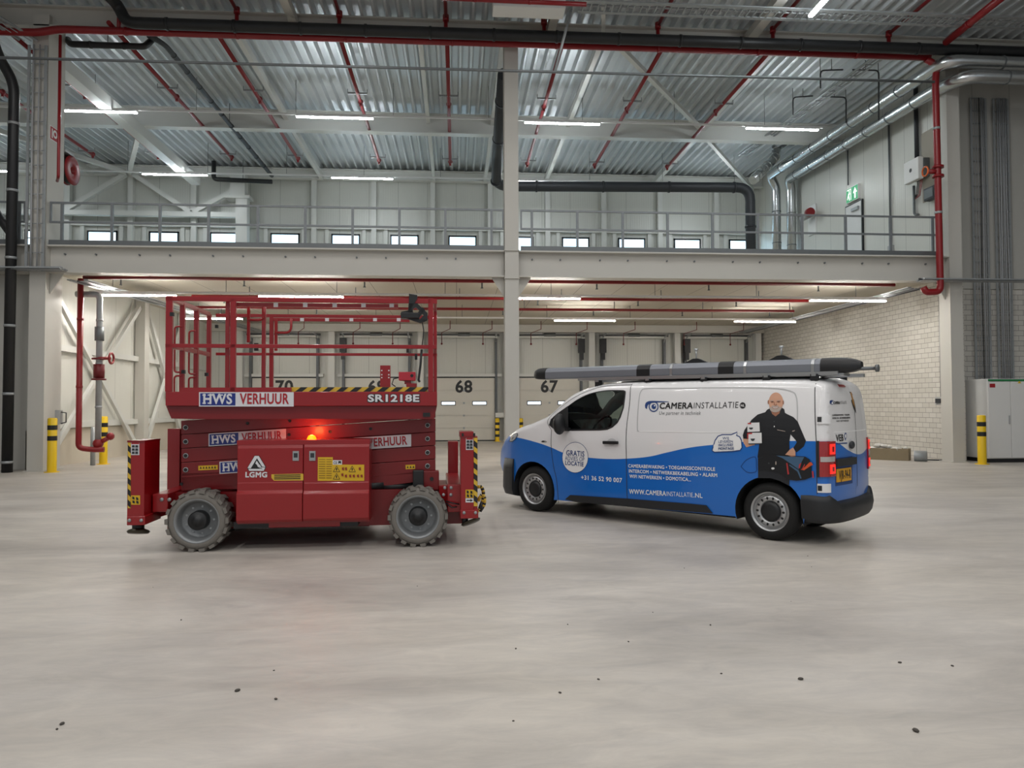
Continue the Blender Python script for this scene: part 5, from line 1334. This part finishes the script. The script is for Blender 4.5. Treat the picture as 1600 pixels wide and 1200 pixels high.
def flat(name, polys, mats_, d, parent=None, e=.002, lift_=.001):
    """flat prints on a plane of constant depth; polys: (pixel polygon or (verts, faces), material index)"""
    mb = MB(); mb.keep = True
    for i, p in enumerate(polys):
        y = d - e - lift_ * i
        if len(p) == 3: V, fs = p[0], p[1]
        else: V = [lp(*q, d) for q in p[0]]; fs = [list(range(len(V)))]
        nb_ = NBASE['LGMG'] if name == 'maker_lettering' else 10 ** 6
        vs = [(u, y - k_ // nb_ * .0006, v) for k_, (u, v) in enumerate(V)]
        for f in fs:          # face the viewer
            a, b, c = (Vector(vs[f[k]]) for k in range(3))
            mb.add([vs[k] for k in (f if (b - a).cross(c - a).y < 0 else f[::-1])], [list(range(len(f)))], p[-1])
    return mb.build(name, mats_, parent or lift)
def ltext(key, p0, p1, d, hs=1.0):
    a, b = Vector(lp(*p0, d)), Vector(lp(*p1, d)); V, fs, tw, th = TEXT[key]; sc = (b - a).length / tw
    u = (b - a).normalized(); n = Vector((-u.y, u.x))
    return [tuple(a + u * (x * sc) + n * (y * sc * hs)) for x, y in V], fs
# chassis
mb = MB(); bx(mb, 262, 770, 722, 818, .32, 1.28)
mb.build('chassis', M_REDDK, lift)
LBX('chassis_end_beam', 238, 772, 262, 800, .1, 1.5, M_RED, .01); LBX('chassis_end_beam', 699, 757, 722, 800, .1, 1.5, M_RED, .01)
LBX('fork_pocket', 365, 816, 421, 825, .05, 1.3, M_BLACK); LBX('fork_pocket', 530, 812, 559, 822, .05, 1.3, M_BLACK)
LBX('lower_frame', 420, 814, 531, 822, .02, .3, M_RED)
# wheels
M_TYREG = mat('grey_solid_tyre', '77736d', .85, noise=.12, nscale=8, bump=.2, bscale=30)
M_RIMG = mat('grey_lift_rim', '8d9092', .4, .4)
def lwheel(px, py, near, rr=.325, first=None):
    c = lp(px, py, 0)[0]; y0 = 0 if near else 1.6; s = 1 if near else -1
    ax = (0, s, 0)
    t = MB().lathe([(.02, .215), (.0, .24), (.005, .275), (.03, rr - .018), (.26, rr - .018), (.285, .28), (.28, .2)], (c, y0, rr), ax, 40)
    for k in range(18):                         # chevron lugs
        for side in (0, 1):
            a = 2 * PI * (k + .5 * side) / 18; da = .105
            y_a, y_b = ((.0, .16) if side == 0 else (.13, .29))
            sk = .10 if side == 0 else -.10
            vs = []
            for yy, aa in ((y_a, a), (y_b, a + sk)):
                for r_ in (rr - .03, rr + .002):
                    for q in (-da, da):
                        q2 = q * (1 if r_ < rr else .8)
                        vs.append((c + r_ * math.cos(aa + q2), y0 + s * yy, rr + r_ * math.sin(aa + q2)))
            t.add(vs, [(0, 1, 3, 2), (4, 6, 7, 5), (0, 4, 5, 1), (2, 3, 7, 6), (0, 2, 6, 4), (1, 5, 7, 3)])
    t = t.build('wheel', M_TYREG, lift)
    r_ = MB().lathe([(.02, .215), (.0, .232), (.004, .238), (.012, .222), (.03, .205), (.10, .195), (.12, .18), (.125, .1), (.125, .001)], (c, y0, rr), ax, 36).build('rim', M_RIMG, t)
    MB().lathe([(.13, .105), (.03, .1), (.02, .085), (.02, .05), (.005, .045), (.005, .001)], (c, y0, rr), ax, 28).build('hub', M_BLACK, t)
    for k in range(9):
        a = 2 * PI * k / 9
        MB().cyl((c + .145 * math.cos(a), y0 + s * .115, rr + .145 * math.sin(a)), (c + .145 * math.cos(a), y0 + s * .13, rr + .145 * math.sin(a)), .012, 8).build('wheel_nut', M_GALV, t)
lwheel(307, 815, True); lwheel(653, 808, True); lwheel(307, 815, False); lwheel(653, 808, False)
# side cabinets with two doors each
def side_box():
    r = LBX('power_cabinet', 372, 691, 577, 815, .03, .32, M_RED)
    for x0, x1, y0, y1, nm in ((371, 473, 695, 815, 'left'), (474.5, 577, 693, 812, 'right')):
        a, z1 = lp(x0, y0, -.03); b, z0 = lp(x1, y1, -.03); zm = lp(x0, 770, -.03)[1]; zc = lp(x0, 754, -.03)[1]
        d = MB().prism([(-.015, z1), (-.03, z1 - .04), (-.03, zc + .0), (-.034, zc - .01), (-.034, zm + .02), (-.07, zm - .01), (-.07, z0 + .03), (-.05, z0), (.03, z0), (.03, z1)], lambda y, z, x: (x, y, z), a, b).build('cabinet_door', M_RED, r, .006)
    LBX('cabinet_lid', 370, 688, 578, 694, -.02, .34, M_RED, .004, r)
    for x in (462, 488):
        l = LBX('latch', x - 4.8, 705, x + 4.8, 720, -.04, -.02, M_GALV, .002, r)
        flat('latch_recess', [([(x - 3, 708), (x + 3, 708), (x + 3, 715), (x - 3, 715)], 0)], [M_DKGREY], -.04, l)
    return r
cab = side_box()
far = MB(); bx(far, 372, 691, 577, 822, 1.28, 1.58); far.build('power_cabinet', M_RED, lift)
# logo and labels on the cabinet doors
D = -.031
X = lambda x, y: (180 + x / 5.333, 650 + y / 5.333)
Y4 = lambda x, y: (460 + x / 5.333, 650 + y / 5.333)
ol = [X(1160, 330), X(1200, 330), X(1258, 425), X(1240, 460), X(1115, 460), X(1100, 435)]
flat('maker_emblem', [(ol, 1), ([X(1163, 333), X(1197, 333), X(1252, 425), X(1225, 422), X(1182, 352), X(1130, 436), X(1103, 434)], 0), ([X(1110, 440), X(1225, 440), X(1206, 405), X(1180, 405), X(1190, 424), X(1250, 430), X(1238, 457), X(1118, 457)], 0), ([X(1168, 395), X(1180, 372), X(1205, 410), X(1190, 412)], 0)], [M_STICKWHITE, M_BLACK], D, cab)
mb_ = ltext('LGMG', (383.5, 745.5), (417.5, 745.5), D, .95)
flat('maker_lettering', [mb_ + (0,)], [M_STICKWHITE], D, cab)
flat('notice_sticker', [([X(1302, 486), X(1560, 480), X(1560, 537), X(1322, 538), X(1302, 515)], 0)] + [([X(1325, y), X(1545, y - 3), X(1545, y + 5), X(1325, y + 8)], 1) for y in (490, 505, 520)], [M_HAZY, M_BLACK], D, cab)
flat('notice_sticker', [([Y4(0, 482), Y4(66, 482), Y4(66, 537), Y4(0, 537)][1:3] + [Y4(75, 537), Y4(75, 482)], 0)], [M_HAZY], D, cab)
lab = [([Y4(196, 343), Y4(320, 343), Y4(320, 405), Y4(582, 405), Y4(582, 540), Y4(194, 540)], 0)]
for k in range(9): lab.append(([Y4(205, 360 + 19 * k), Y4(258, 360 + 19 * k), Y4(258, 366 + 19 * k), Y4(205, 366 + 19 * k)], 2)); lab.append(([Y4(266, 360 + 19 * k), Y4(312, 360 + 19 * k), Y4(312, 366 + 19 * k), Y4(266, 366 + 19 * k)], 2))
for cx, cy in ((352, 465), (482, 465), (352, 527)):
    lab += [([Y4(cx - 30, cy), Y4(cx + 30, cy), Y4(cx, cy - 52)], 1), ([Y4(cx - 23, cy - 4), Y4(cx + 23, cy - 4), Y4(cx, cy - 44)], 0), ([Y4(cx - 4, cy - 10), Y4(cx + 4, cy - 10), Y4(cx + 6, cy - 32), Y4(cx - 6, cy - 32)], 1)]
for cx, cy in ((405, 440), (430, 440), (545, 440), (400, 490), (430, 500), (465, 500), (495, 500), (530, 500), (560, 500)):
    lab.append(([Y4(cx - 9, cy - 10), Y4(cx + 8, cy - 14), Y4(cx + 10, cy + 12), Y4(cx - 6, cy + 9)], 3))
flat('warning_label', lab, [M_LABELY, M_BLACK, mat('label_text_brown', '8a6c1c', .5), mat('label_symbol_red', '8a2a1c', .5)], D, cab, lift_=.0003)
flat('conformity_label', [([Y4(320, 368), Y4(397, 368), Y4(397, 405), Y4(320, 405)], 0), ltext('CE', Y4(326, 400), Y4(356, 400), D, 1.3) + (1,), ([Y4(366, 375), Y4(390, 375), Y4(388, 400), Y4(378, 390), Y4(366, 400)], 1)], [M_STICKWHITE, M_BLACK], D, cab)
# scissor arms: outer set rises to the right, inner set rises to the left
DA = .36
def arm(k, xl, xr, yl, yr, d0, d1, th=10.6):
    a, c = lp(xl, yl, d0), lp(xr, yr, d0); h = abs(lp(xl, yl - th, d0)[1] - lp(xl, yl + th, d0)[1]) / 2
    return MB().prism([(a[0], a[1] - h), (c[0], c[1] - h), (c[0], c[1] + h), (a[0], a[1] + h)], lambda u, v, d: (u, d, v), d0, d1)
for k in range(5):
    yl = 690 + 22 * (k - 1); yr = 664 + 21.3 * (k - 1)
    for d0 in (DA, 1.18): arm(k, 283, 680.5, yl, yr, d0, d0 + .07).build('scissor_arm', M_REDDK, lift, .004)
for k in range(4):
    yl = 668 + 22 * k; yr = 685 + 21.3 * k
    for d0 in (DA + .08, 1.10): arm(k, 284, 679, yl, yr, d0, d0 + .07).build('scissor_arm', M_REDDK, lift)
a = MB(); 
for pts in (((283, 740), (283, 764), (372, 764), (420, 760), (420, 735)),): a.prism([lp(*p, DA) for p in pts], lambda u, v, d: (u, d, v), DA, DA + .07)
a.build('scissor_arm', M_REDDK, lift)
arm(0, 560, 676, 756, 742, DA, DA + .07, 8).build('scissor_arm', M_REDDK, lift)
for px, ys in ((290.5, (668, 690, 712, 734)), (668, (664.5, 685.5, 707, 728))):
    for y in ys:
        c = P3(px, y, DA)
        p = MB().lathe([(-.012, .0), (-.012, .012), (-.014, .022), (-.014, .028), (0, .028)], c, (0, 1, 0), 20).build('pivot_pin', M_GALV, lift)
        MB().lathe([(-.013, .001), (-.015, .02)], c, (0, 1, 0), 16).build('pin_bore', M_BLACK, p)
for px, py in ((387, 661.5), (453, 657.5), (452, 679), (516, 674.5), (579, 670), (284, 756)):
    MB().lathe([(-.004, .001), (-.006, .018)], P3(px, py, DA), (0, 1, 0), 12).build('arm_bolt', M_BLACK, lift)
def hws(x0, x1, yt0, yb0, yt1, yb1, d, name='hire_sticker', clip=1.0, vis=True):
    """blue and white sign; the top edge runs from yt0 to yt1"""
    L = lambda t, s: (x0 + (x1 - x0) * t, (yt0 + (yt1 - yt0) * t) * (1 - s) + (yb0 + (yb1 - yb0) * t) * s)
    polys = [([L(0, 0), L(1, 0), L(1, 1), L(0, 1)], 1), ([L(.012, .07), L(.385, .07), L(.385, .93), L(.012, .93)], 0)]
    polys.append(ltext('HWS', L(.045, .80), L(.35, .80), d, 1.12) + (1,))
    sr = [(L(t, s), L(t + .036, s + .085)) for t, s in ((.037, .155), (.037, .725), (.092, .155), (.092, .725), (.132, .155), (.218, .155))]
    for (ax_, ay_), (bx_, by_) in sr: polys.append(([(ax_, ay_), (bx_, ay_), (bx_, by_), (ax_, by_)], 1))
    polys.append(ltext('VERHUUR', L(.43, .80), L(.95, .80), d, 1.45) + (2,))
    return flat(name, polys, [M_STICKBLUE, M_STICKWHITE, M_STICKRED], d, lift_=.0004)
hws(326, 447, 677.5, 697.5, 670, 689.5, DA)
hws(343, 464, 721.5, 740.5, 714, 733, DA)
hws(524, 642.5, 686, 705, 678.5, 697.5, DA)
flat('caution_strip', [([X(693, 415), X(855, 408), X(855, 446), X(693, 453)], 0)] + [([X(705 + 24 * k, 440 - k), X(722 + 24 * k, 439 - k), X(713 + 24 * k, 420 - k)], 1) for k in range(6)], [M_LABELY, M_BLACK], DA)
flat('caution_strip', [([Y4(926, 408), Y4(1006, 404), Y4(1006, 440), Y4(928, 444)], 0)] + [([Y4(936 + 24 * k, 434 - k), Y4(953 + 24 * k, 433 - k), Y4(944 + 24 * k, 415 - k)], 1) for k in range(3)], [M_LABELY, M_BLACK], DA)
# lift cylinder, brackets around the right wheel
MB().cyl(P3(582, 761, .4), P3(645, 760, .4), .045, 14).cyl(P3(560, 760, .4), P3(600, 758, .4), .055, 14).build('hydraulic_cylinder', M_BLACK, lift)
LBX('arm_rest_block', 645, 735, 662, 762, .25, .5, M_BLACK, .01); LBX('slide_bracket', 660, 736, 686, 766, .3, .45, M_REDDK, .01)
MB().lathe([(-.02, .001), (-.02, .022)], P3(674.5, 748, .3), (0, 1, 0), 14).build('pivot_pin', M_BLACK, lift)
LBX('rear_post', 262, 670, 280, 765, .95, 1.2, M_RED)
# beacon
b = MB().lathe([(0, .055), (.02, .05), (.05, .035), (.062, .001)], (lp(487, 688, .1)[0], .1, lp(487, 688, .1)[1]), (0, 0, 1), 20).build('beacon', mat('lit_amber_lens', 'ff6a08', .3, emit=3.2), lift)
MB().lathe([(-.02, .06), (0, .06), (0, .001)], (lp(487, 688, .1)[0], .1, lp(487, 688, .1)[1]), (0, 0, 1), 20).build('beacon_base', M_BLACK, b)
bl = bpy.data.lights.new('beacon_light', 'POINT'); bl.energy = 6; bl.color = (1, .12, .03); bl.shadow_soft_size = .05
bo = bpy.data.objects.new('beacon_light', bl); COL.objects.link(bo); bo.parent = b
bo.location = (lp(487, 678, .1)[0], .1, lp(487, 676, .1)[1])
# platform
W_ = 1.42
zt = lp(470, 612, 0)[1]
prof = [lp(258.5, 612, 0), lp(683, 612, 0), lp(683, 640, 0), lp(680, 641, 0), lp(258.5, 638, 0)]
def slab(name, pts, d0, d1, m_): return MB().prism([lp(*p, d0) for p in pts], lambda u, v, d: (u, d, v), d0, d1).build(name, m_, lift, .004)
slab('platform', ((258.5, 612), (683, 612), (683, 634), (258.5, 634)), 0, W_, M_RED)
slab('platform_skirt', ((259, 634), (683, 634), (678, 655), (306, 655), (267.5, 654)), .06, W_ - .06, M_REDDK)
LBX('toe_board', 281, 605.5, 455, 612, .0, .03, M_RED)
t = LBX('toe_board', 455, 605, 668, 612, .04, .06, M_HAZY)
flat('hazard_stripes', [([(461 + 21.3 * k, 612), (472 + 21.3 * k, 612), (481 + 21.3 * k, 605), (470 + 21.3 * k, 605)], 0) for k in range(10)], [M_BLACK], .04, t)
hws(311, 459, 612.8, 635.2, 612.8, 635.2, 0)
flat('model_lettering', [ltext('SR_outline', (573.5, 628), (656.5, 628), 0, .78) + (0,), ltext('SR1218E', (574.8, 627.4), (655.2, 627.4), 0, .73) + (1,)], [M_BLACK, M_STICKWHITE], 0, lift_=.002)
LBX('deck_catch', 661, 645, 672, 651, .04, .06, M_BLACK)
# guard rails
def rbar(name, p, q, t=.045, w=.04, m_=None): return MB().bar(p, q, w, t).build(name, m_ or M_RED, lift, .004)
def hz(name, x0, x1, y, d, th):
    a, b = lp(x0, y, d), lp(x1, y, d); h = th * 7.9 / 1150
    return MB().box(a[0], b[0], d, d + .04, a[1] - h / 2, a[1] + h / 2).build(name, M_RED, lift, .004)
def vt(name, x0, x1, y0, y1, d, w=.045): return LBX(name, x0, y0, x1, y1, d, d + w, M_RED, .004)
hz('guard_rail', 258.5, 683, 466, 0, 7.5); hz('guard_rail', 258, 682, 540, 0, 6)
vt('guard_post', 259, 268, 462, 612, 0); vt('guard_post', 669, 677, 466, 612, 0); vt('guard_post', 360, 367.5, 466, 612, 0); vt('guard_post', 352.3, 357.8, 466, 606, .08)
hz('extension_rail', 367, 622, 475.5, .06, 6)
for x in (431, 477, 523, 568, 612): flat('rail_pad', [([(x - 3.5, 473), (x + 3.5, 473), (x + 3.5, 480), (x - 3.5, 480)], 0)], [M_STICKWHITE], .06)
# left end rails, running away from the viewer
xl = lp(264, 500, 0)[0]
def zz(y): return lp(264, y, 0)[1]
for y, w in ((466, .05), (540, .05)): MB().bar((xl, .04, zz(y)), (xl, W_ - .04, zz(y)), .04, w).build('end_rail', M_RED, lift, .004)
for d, nm in ((.40, 'gate_post'), (.88, 'gate_post'), (W_ - .05, 'guard_post')):
    MB().box(xl - .025, xl + .025, d, d + .05, zt, zz(466)).build(nm, M_RED, lift, .004)
def loop(pts, r_=.011): return MB().tube(elbow(pts, .06), r_, 8).build('gate_loop', M_RED, lift)
for d in (.40, .88):
    loop([(xl, d, zz(504)), (xl - .075, d, zz(504)), (xl - .075, d, zz(579)), (xl, d, zz(579))])
    loop([(xl, d, zz(585)), (xl - .075, d, zz(585)), (xl - .075, d, zz(612)), (xl - .075, d, zz(615))])
# far side rails
FD = W_ - .04
hz('guard_rail', 337, 683, 492.5, FD, 6); hz('guard_rail', 337, 683, 553, FD, 5)
hz('extension_rail', 426, 640, 499, FD - .05, 6)
for x in (472, 511, 549, 586, 623): flat('rail_pad', [([(x - 3, 497), (x + 3, 497), (x + 3, 502), (x - 3, 502)], 0)], [M_STICKWHITE], FD - .05)
vt('guard_post', 421, 426.5, 494, 605, FD); vt('guard_post', 409, 414, 477, 606, .3)
# D loops of the folding handles
for x0, x1, y0, y1, d in ((388, 413, 478, 500, .3), (431, 455, 498, 520, FD - .1)):
    MB().tube(elbow([P3(x1, y0, d), P3(x1, y1, d), P3(x0, y1, d)], .12), .016, 8).build('fold_handle', M_RED, lift)
    vt('fold_post', x0 - 2.2, x0 + 2.2, y0 - 2 if d < 1 else y0, 535 if d < 1 else 548, d, .03)
LBX('control_clip', 397, 536, 403, 548, .26, .3, M_BLACK)
# right end rails
xr = lp(680, 500, 0)[0]
for y in (466, 540): MB().bar((xr, .04, zz(y)), (xr, W_ - .04, zz(y)), .035, .05).build('end_rail', M_RED, lift, .004)
for d in (W_ - .05, .7): MB().box(xr - .02, xr + .02, d, d + .05, zt, zz(466)).build('guard_post', M_RED, lift, .004)
# control box, plate and lamp on the platform
LBX('sensor_plate', 594, 571, 610, 609, .1, .12, M_RED)
for y in (579, 585.5, 590):
    for x in (596.5, 607.5): MB().lathe([(-.001, .001), (-.001, .008)], P3(x, y, .1), (0, 1, 0), 8).build('plate_hole', M_STICKWHITE, lift)
c = LBX('control_box', 623, 581, 649, 594.5, .12, .3, mat('control_box_red', 'b52b3a', .4), .006)
LBX('box_stand', 632, 594, 642, 600, .14, .2, M_REDDK, 0, c); LBX('box_foot', 635, 599, 651, 609, .1, .2, M_RED, 0, c)
part_label(MB().lathe([(-.004, .001), (-.004, .018)], P3(643.5, 587, .12), (0, 1, 0), 14).build('cable_port', M_BLACK, c), 'black cable port')
MB().tube([P3(623, 590, .15), P3(615, 592, .15), P3(612.5, 600, .15), P3(618, 604, .15)], .007, 6).build('control_cable', M_BLACK, lift)
mb = MB(); bk = lambda *pts: mb.prism([lp(*p, -.02) for p in pts], lambda u, v, d: (u, d, v), -.02, .03)
bk((639, 459), (652, 461), (652, 466), (645, 478), (639, 487)); bk((638.5, 474), (645, 474), (645, 494), (637, 492)); bk((645, 474), (652, 474), (668, 489), (668, 500), (662, 503), (656, 499), (662, 492), (650, 480), (645, 482))
bk((627, 487), (643, 484), (655, 499), (668, 500), (657, 504.5), (626, 495)); bk((648, 494), (660, 480), (664, 484), (653, 499))
s_ = mb.build('lamp_bracket', M_BLACK, lift)
LBX('lamp_head', 626, 488, 655, 497, -.06, .1, M_BLACK, .008, s_)
MB().tube([P3(660, 504, .02), P3(662, 516, .02), P3(661, 528, .02), P3(659, 545, .02)], .006, 6).build('lamp_cable', M_BLACK, lift)
MB().tube([P3(659, 546, .02), P3(657, 570, .02), P3(654, 594, .02), P3(656, 597, .02)], .013, 8).build('cable_sleeve', M_BLACK, lift)
for x, y in ((637, 546), (650, 557)): LBX('rail_clip', x - 2, y - 4, x + 2, y + 5, FD - .08, FD - .04, M_BLACK)
for px, py, d in ((268, 491, 0), (286, 581, .4), (322, 585, .9), (338, 510, FD)):
    MB().box(lp(px, py, d)[0] - .015, lp(px, py, d)[0] + .02, d - .01, d + .03, lp(px, py, d)[1] - .02, lp(px, py, d)[1] + .02).build('gate_latch', M_BLACK, lift)
# outriggers
def outrigger(x0, x1, y0, y1, d0, d1, sx0, sx1, left):
    r = LBX('outrigger_leg', x0, y0, x1, y1, d0, d1, M_RED, .006)
    LBX('outrigger_cap', x0 - .8, y0 - .6, x1 + .8, y0 + 2, d0 - .01, d1 + .01, M_REDDK, 0, r)
    polys = [([(sx0, y0 + 2), (sx1, y0 + 2), (sx1, y1 - 15), (sx0, y1 - 15)], 0)]
    y = y0 + 6; k = 4.5 * (1 if left else 1)
    while y < y1 - 24: polys.append(([(sx0, y), (sx1, y + k), (sx1, y + k + 9), (sx0, y + 9)], 1)); y += 17
    flat('hazard_tape', polys, [M_HAZY, M_BLACK], d0, r)
    return r
o = outrigger(199.5, 225, 689, 809, -.08, .35, 199.8, 204.5, True)
LBX('outrigger_shoe', 198, 807, 226.5, 820.5, -.1, .35, M_RED, .006, o)
flat('pictogram_label', [([(204.8, 691.5), (217.8, 691.5), (217.8, 711), (204.8, 711)], 0), ([(205.5, 691.5), (217.5, 691.5), (217.5, 694), (205.5, 694)], 2)] + [([(cx - 2, cy - 2), (cx + 2, cy - 2), (cx + 2.3, cy + 1.8), (cx - 2.3, cy + 1.8)], 1) for cx in (208.5, 214) for cy in (697.5, 702.5, 707.5)], [M_STICKWHITE, M_DKGREY, M_STICKRED], -.08, o)
flat('pictogram_label', [([(205, 774), (219, 774), (219, 788.5), (205, 788.5)], 0)] + [([(cx - 2, cy - 2.5), (cx + 1.5, cy - 1.5), (cx + 2.3, cy + 2.5), (cx - 1.5, cy + 2)], 1) for cx, cy in ((208.5, 778), (214.5, 779), (209, 784), (215, 784.5))], [M_LABELY, M_BLACK], -.08, o)
for x in (202.5, 221): MB().lathe([(-.012, .001), (-.012, .017), (0, .017)], P3(x, 813, -.1), (0, 1, 0), 10).build('shoe_bolt', M_GALV, o)
fx, fz = lp(216, 829, .12)
MB().cyl((fx, .12, fz + .01), (fx, .12, fz + .08), .06, 14).build('jack_leg', M_BLACK, o)
MB().lathe([(0, .001), (0, .10), (.02, .115), (.035, .1), (.06, .04)], (fx, .12, fz - .03), (0, .25, 1), 22).build('foot_pad', mat('oily_steel', '4a463a', .4, .6), o)
MB().bar(P3(226, 803, .3), P3(262, 792, .45), .14, .14).build('outrigger_arm', M_RED, lift, .008)
for x, y in ((253, 780.5), (265, 780.5)): MB().lathe([(-.012, .001), (-.012, .02), (0, .02)], P3(x, y, .1), (0, 1, 0), 10).build('frame_bolt', M_GALV, lift)
o = outrigger(720, 740.5, 682, 806, -.05, .35, 740.3, 746, False)
LBX('tape_plate', 740.5, 682, 746.3, 806, -.04, .3, M_RED, 0, o)
LBX('outrigger_top', 718.5, 674.5, 740, 683, -.05, .3, M_RED, .006, o)
for x in (723, 741): LBX('top_roller', x - 1.6, 677, x + 1.6, 682, -.06, .0, M_BLACK, 0, o)
LBX('outrigger_shoe', 719.5, 797, 747.5, 810, -.07, .35, M_RED, .006, o)
for x in (725, 743): MB().lathe([(-.012, .001), (-.012, .017), (0, .017)], P3(x, 801, -.07), (0, 1, 0), 10).build('shoe_bolt', M_GALV, o)
flat('pictogram_label', [([(728, 684), (739.5, 684), (739.5, 703), (728, 703)], 0), ([(728.5, 684), (739, 684), (739, 687), (728.5, 687)], 2)] + [([(cx - 2, cy - 2), (cx + 2, cy - 2), (cx + 2.3, cy + 1.8), (cx - 2.3, cy + 1.8)], 1) for cx in (731.2, 736.2) for cy in (690, 694.8, 699.5)], [M_STICKWHITE, M_DKGREY, M_STICKRED], -.05, o)
flat('pictogram_label', [([(727.5, 765), (740, 765), (740, 778), (727.5, 778)], 0), ([(727.5, 778.5), (740, 778.5), (740, 785), (727.5, 785)], 2), ([(729, 781), (735, 781), (735, 779.6), (738.8, 781.8), (735, 784), (735, 782.6), (729, 782.6)], 1)] + [([(cx - 1.6, cy - 2.5), (cx + 1.5, cy - 1.5), (cx + 2, cy + 2.5), (cx - 1.5, cy + 2)], 1) for cx, cy in ((730.7, 768.5), (736.5, 769), (731, 774.5), (736.5, 774.5))], [M_LABELY, M_BLACK, M_STICKWHITE], -.05, o)
fx, fz = lp(735, 818, .1)
MB().cyl((fx - .06, .1, fz), (fx - .06, .1, fz + .09), .035, 10).build('jack_leg', M_BLACK, o)
MB().lathe([(0, .001), (0, .1), (.02, .115), (.03, .1)], (fx + .01, .12, fz - .0), (-.35, .3, 1), 20).build('foot_pad', MATS['oily_steel'], o)
MB().bar(P3(690, 778, .3), P3(722, 778, .2), .14, .3).build('outrigger_arm', M_RED, lift, .008)
for x, y in ((693, 773), (704.5, 773), (695, 762), (705, 762)): MB().lathe([(-.012, .001), (-.012, .018), (0, .018)], P3(x, y, .1), (0, 1, 0), 10).build('frame_bolt', M_GALV, lift)
MB().tube([P3(697, 783, .08), P3(707, 786, .05), P3(718, 788, .05)], .008, 6).tube([P3(697, 786, .08), P3(706, 793, .05), P3(714, 792, .05)], .008, 6).build('hose', M_BLACK, lift)
# striped hose guards beside the right outrigger
for pts in (((746, 761), (752, 760), (755.5, 768), (755, 780), (749, 796), (746.5, 799)), ((747, 783), (752, 773), (757, 776), (757, 788), (750, 799))):
    path = elbow([P3(x, y, .5) for x, y in pts], .03)
    h = MB(); k = 0
    for i in range(0, len(path) - 1, 2): h.tube(path[i:i + 3], .02, 8, k % 2); k += 1
    h.build('hose_guard', [M_HAZY, M_BLACK], lift)
# far outriggers
for x0, x1, y0, y1 in ((262, 279, 690, 790), (700, 716, 690, 785)):
    LBX('outrigger_leg', x0, y0, x1, y1, 1.5, 1.75, M_RED, .006)
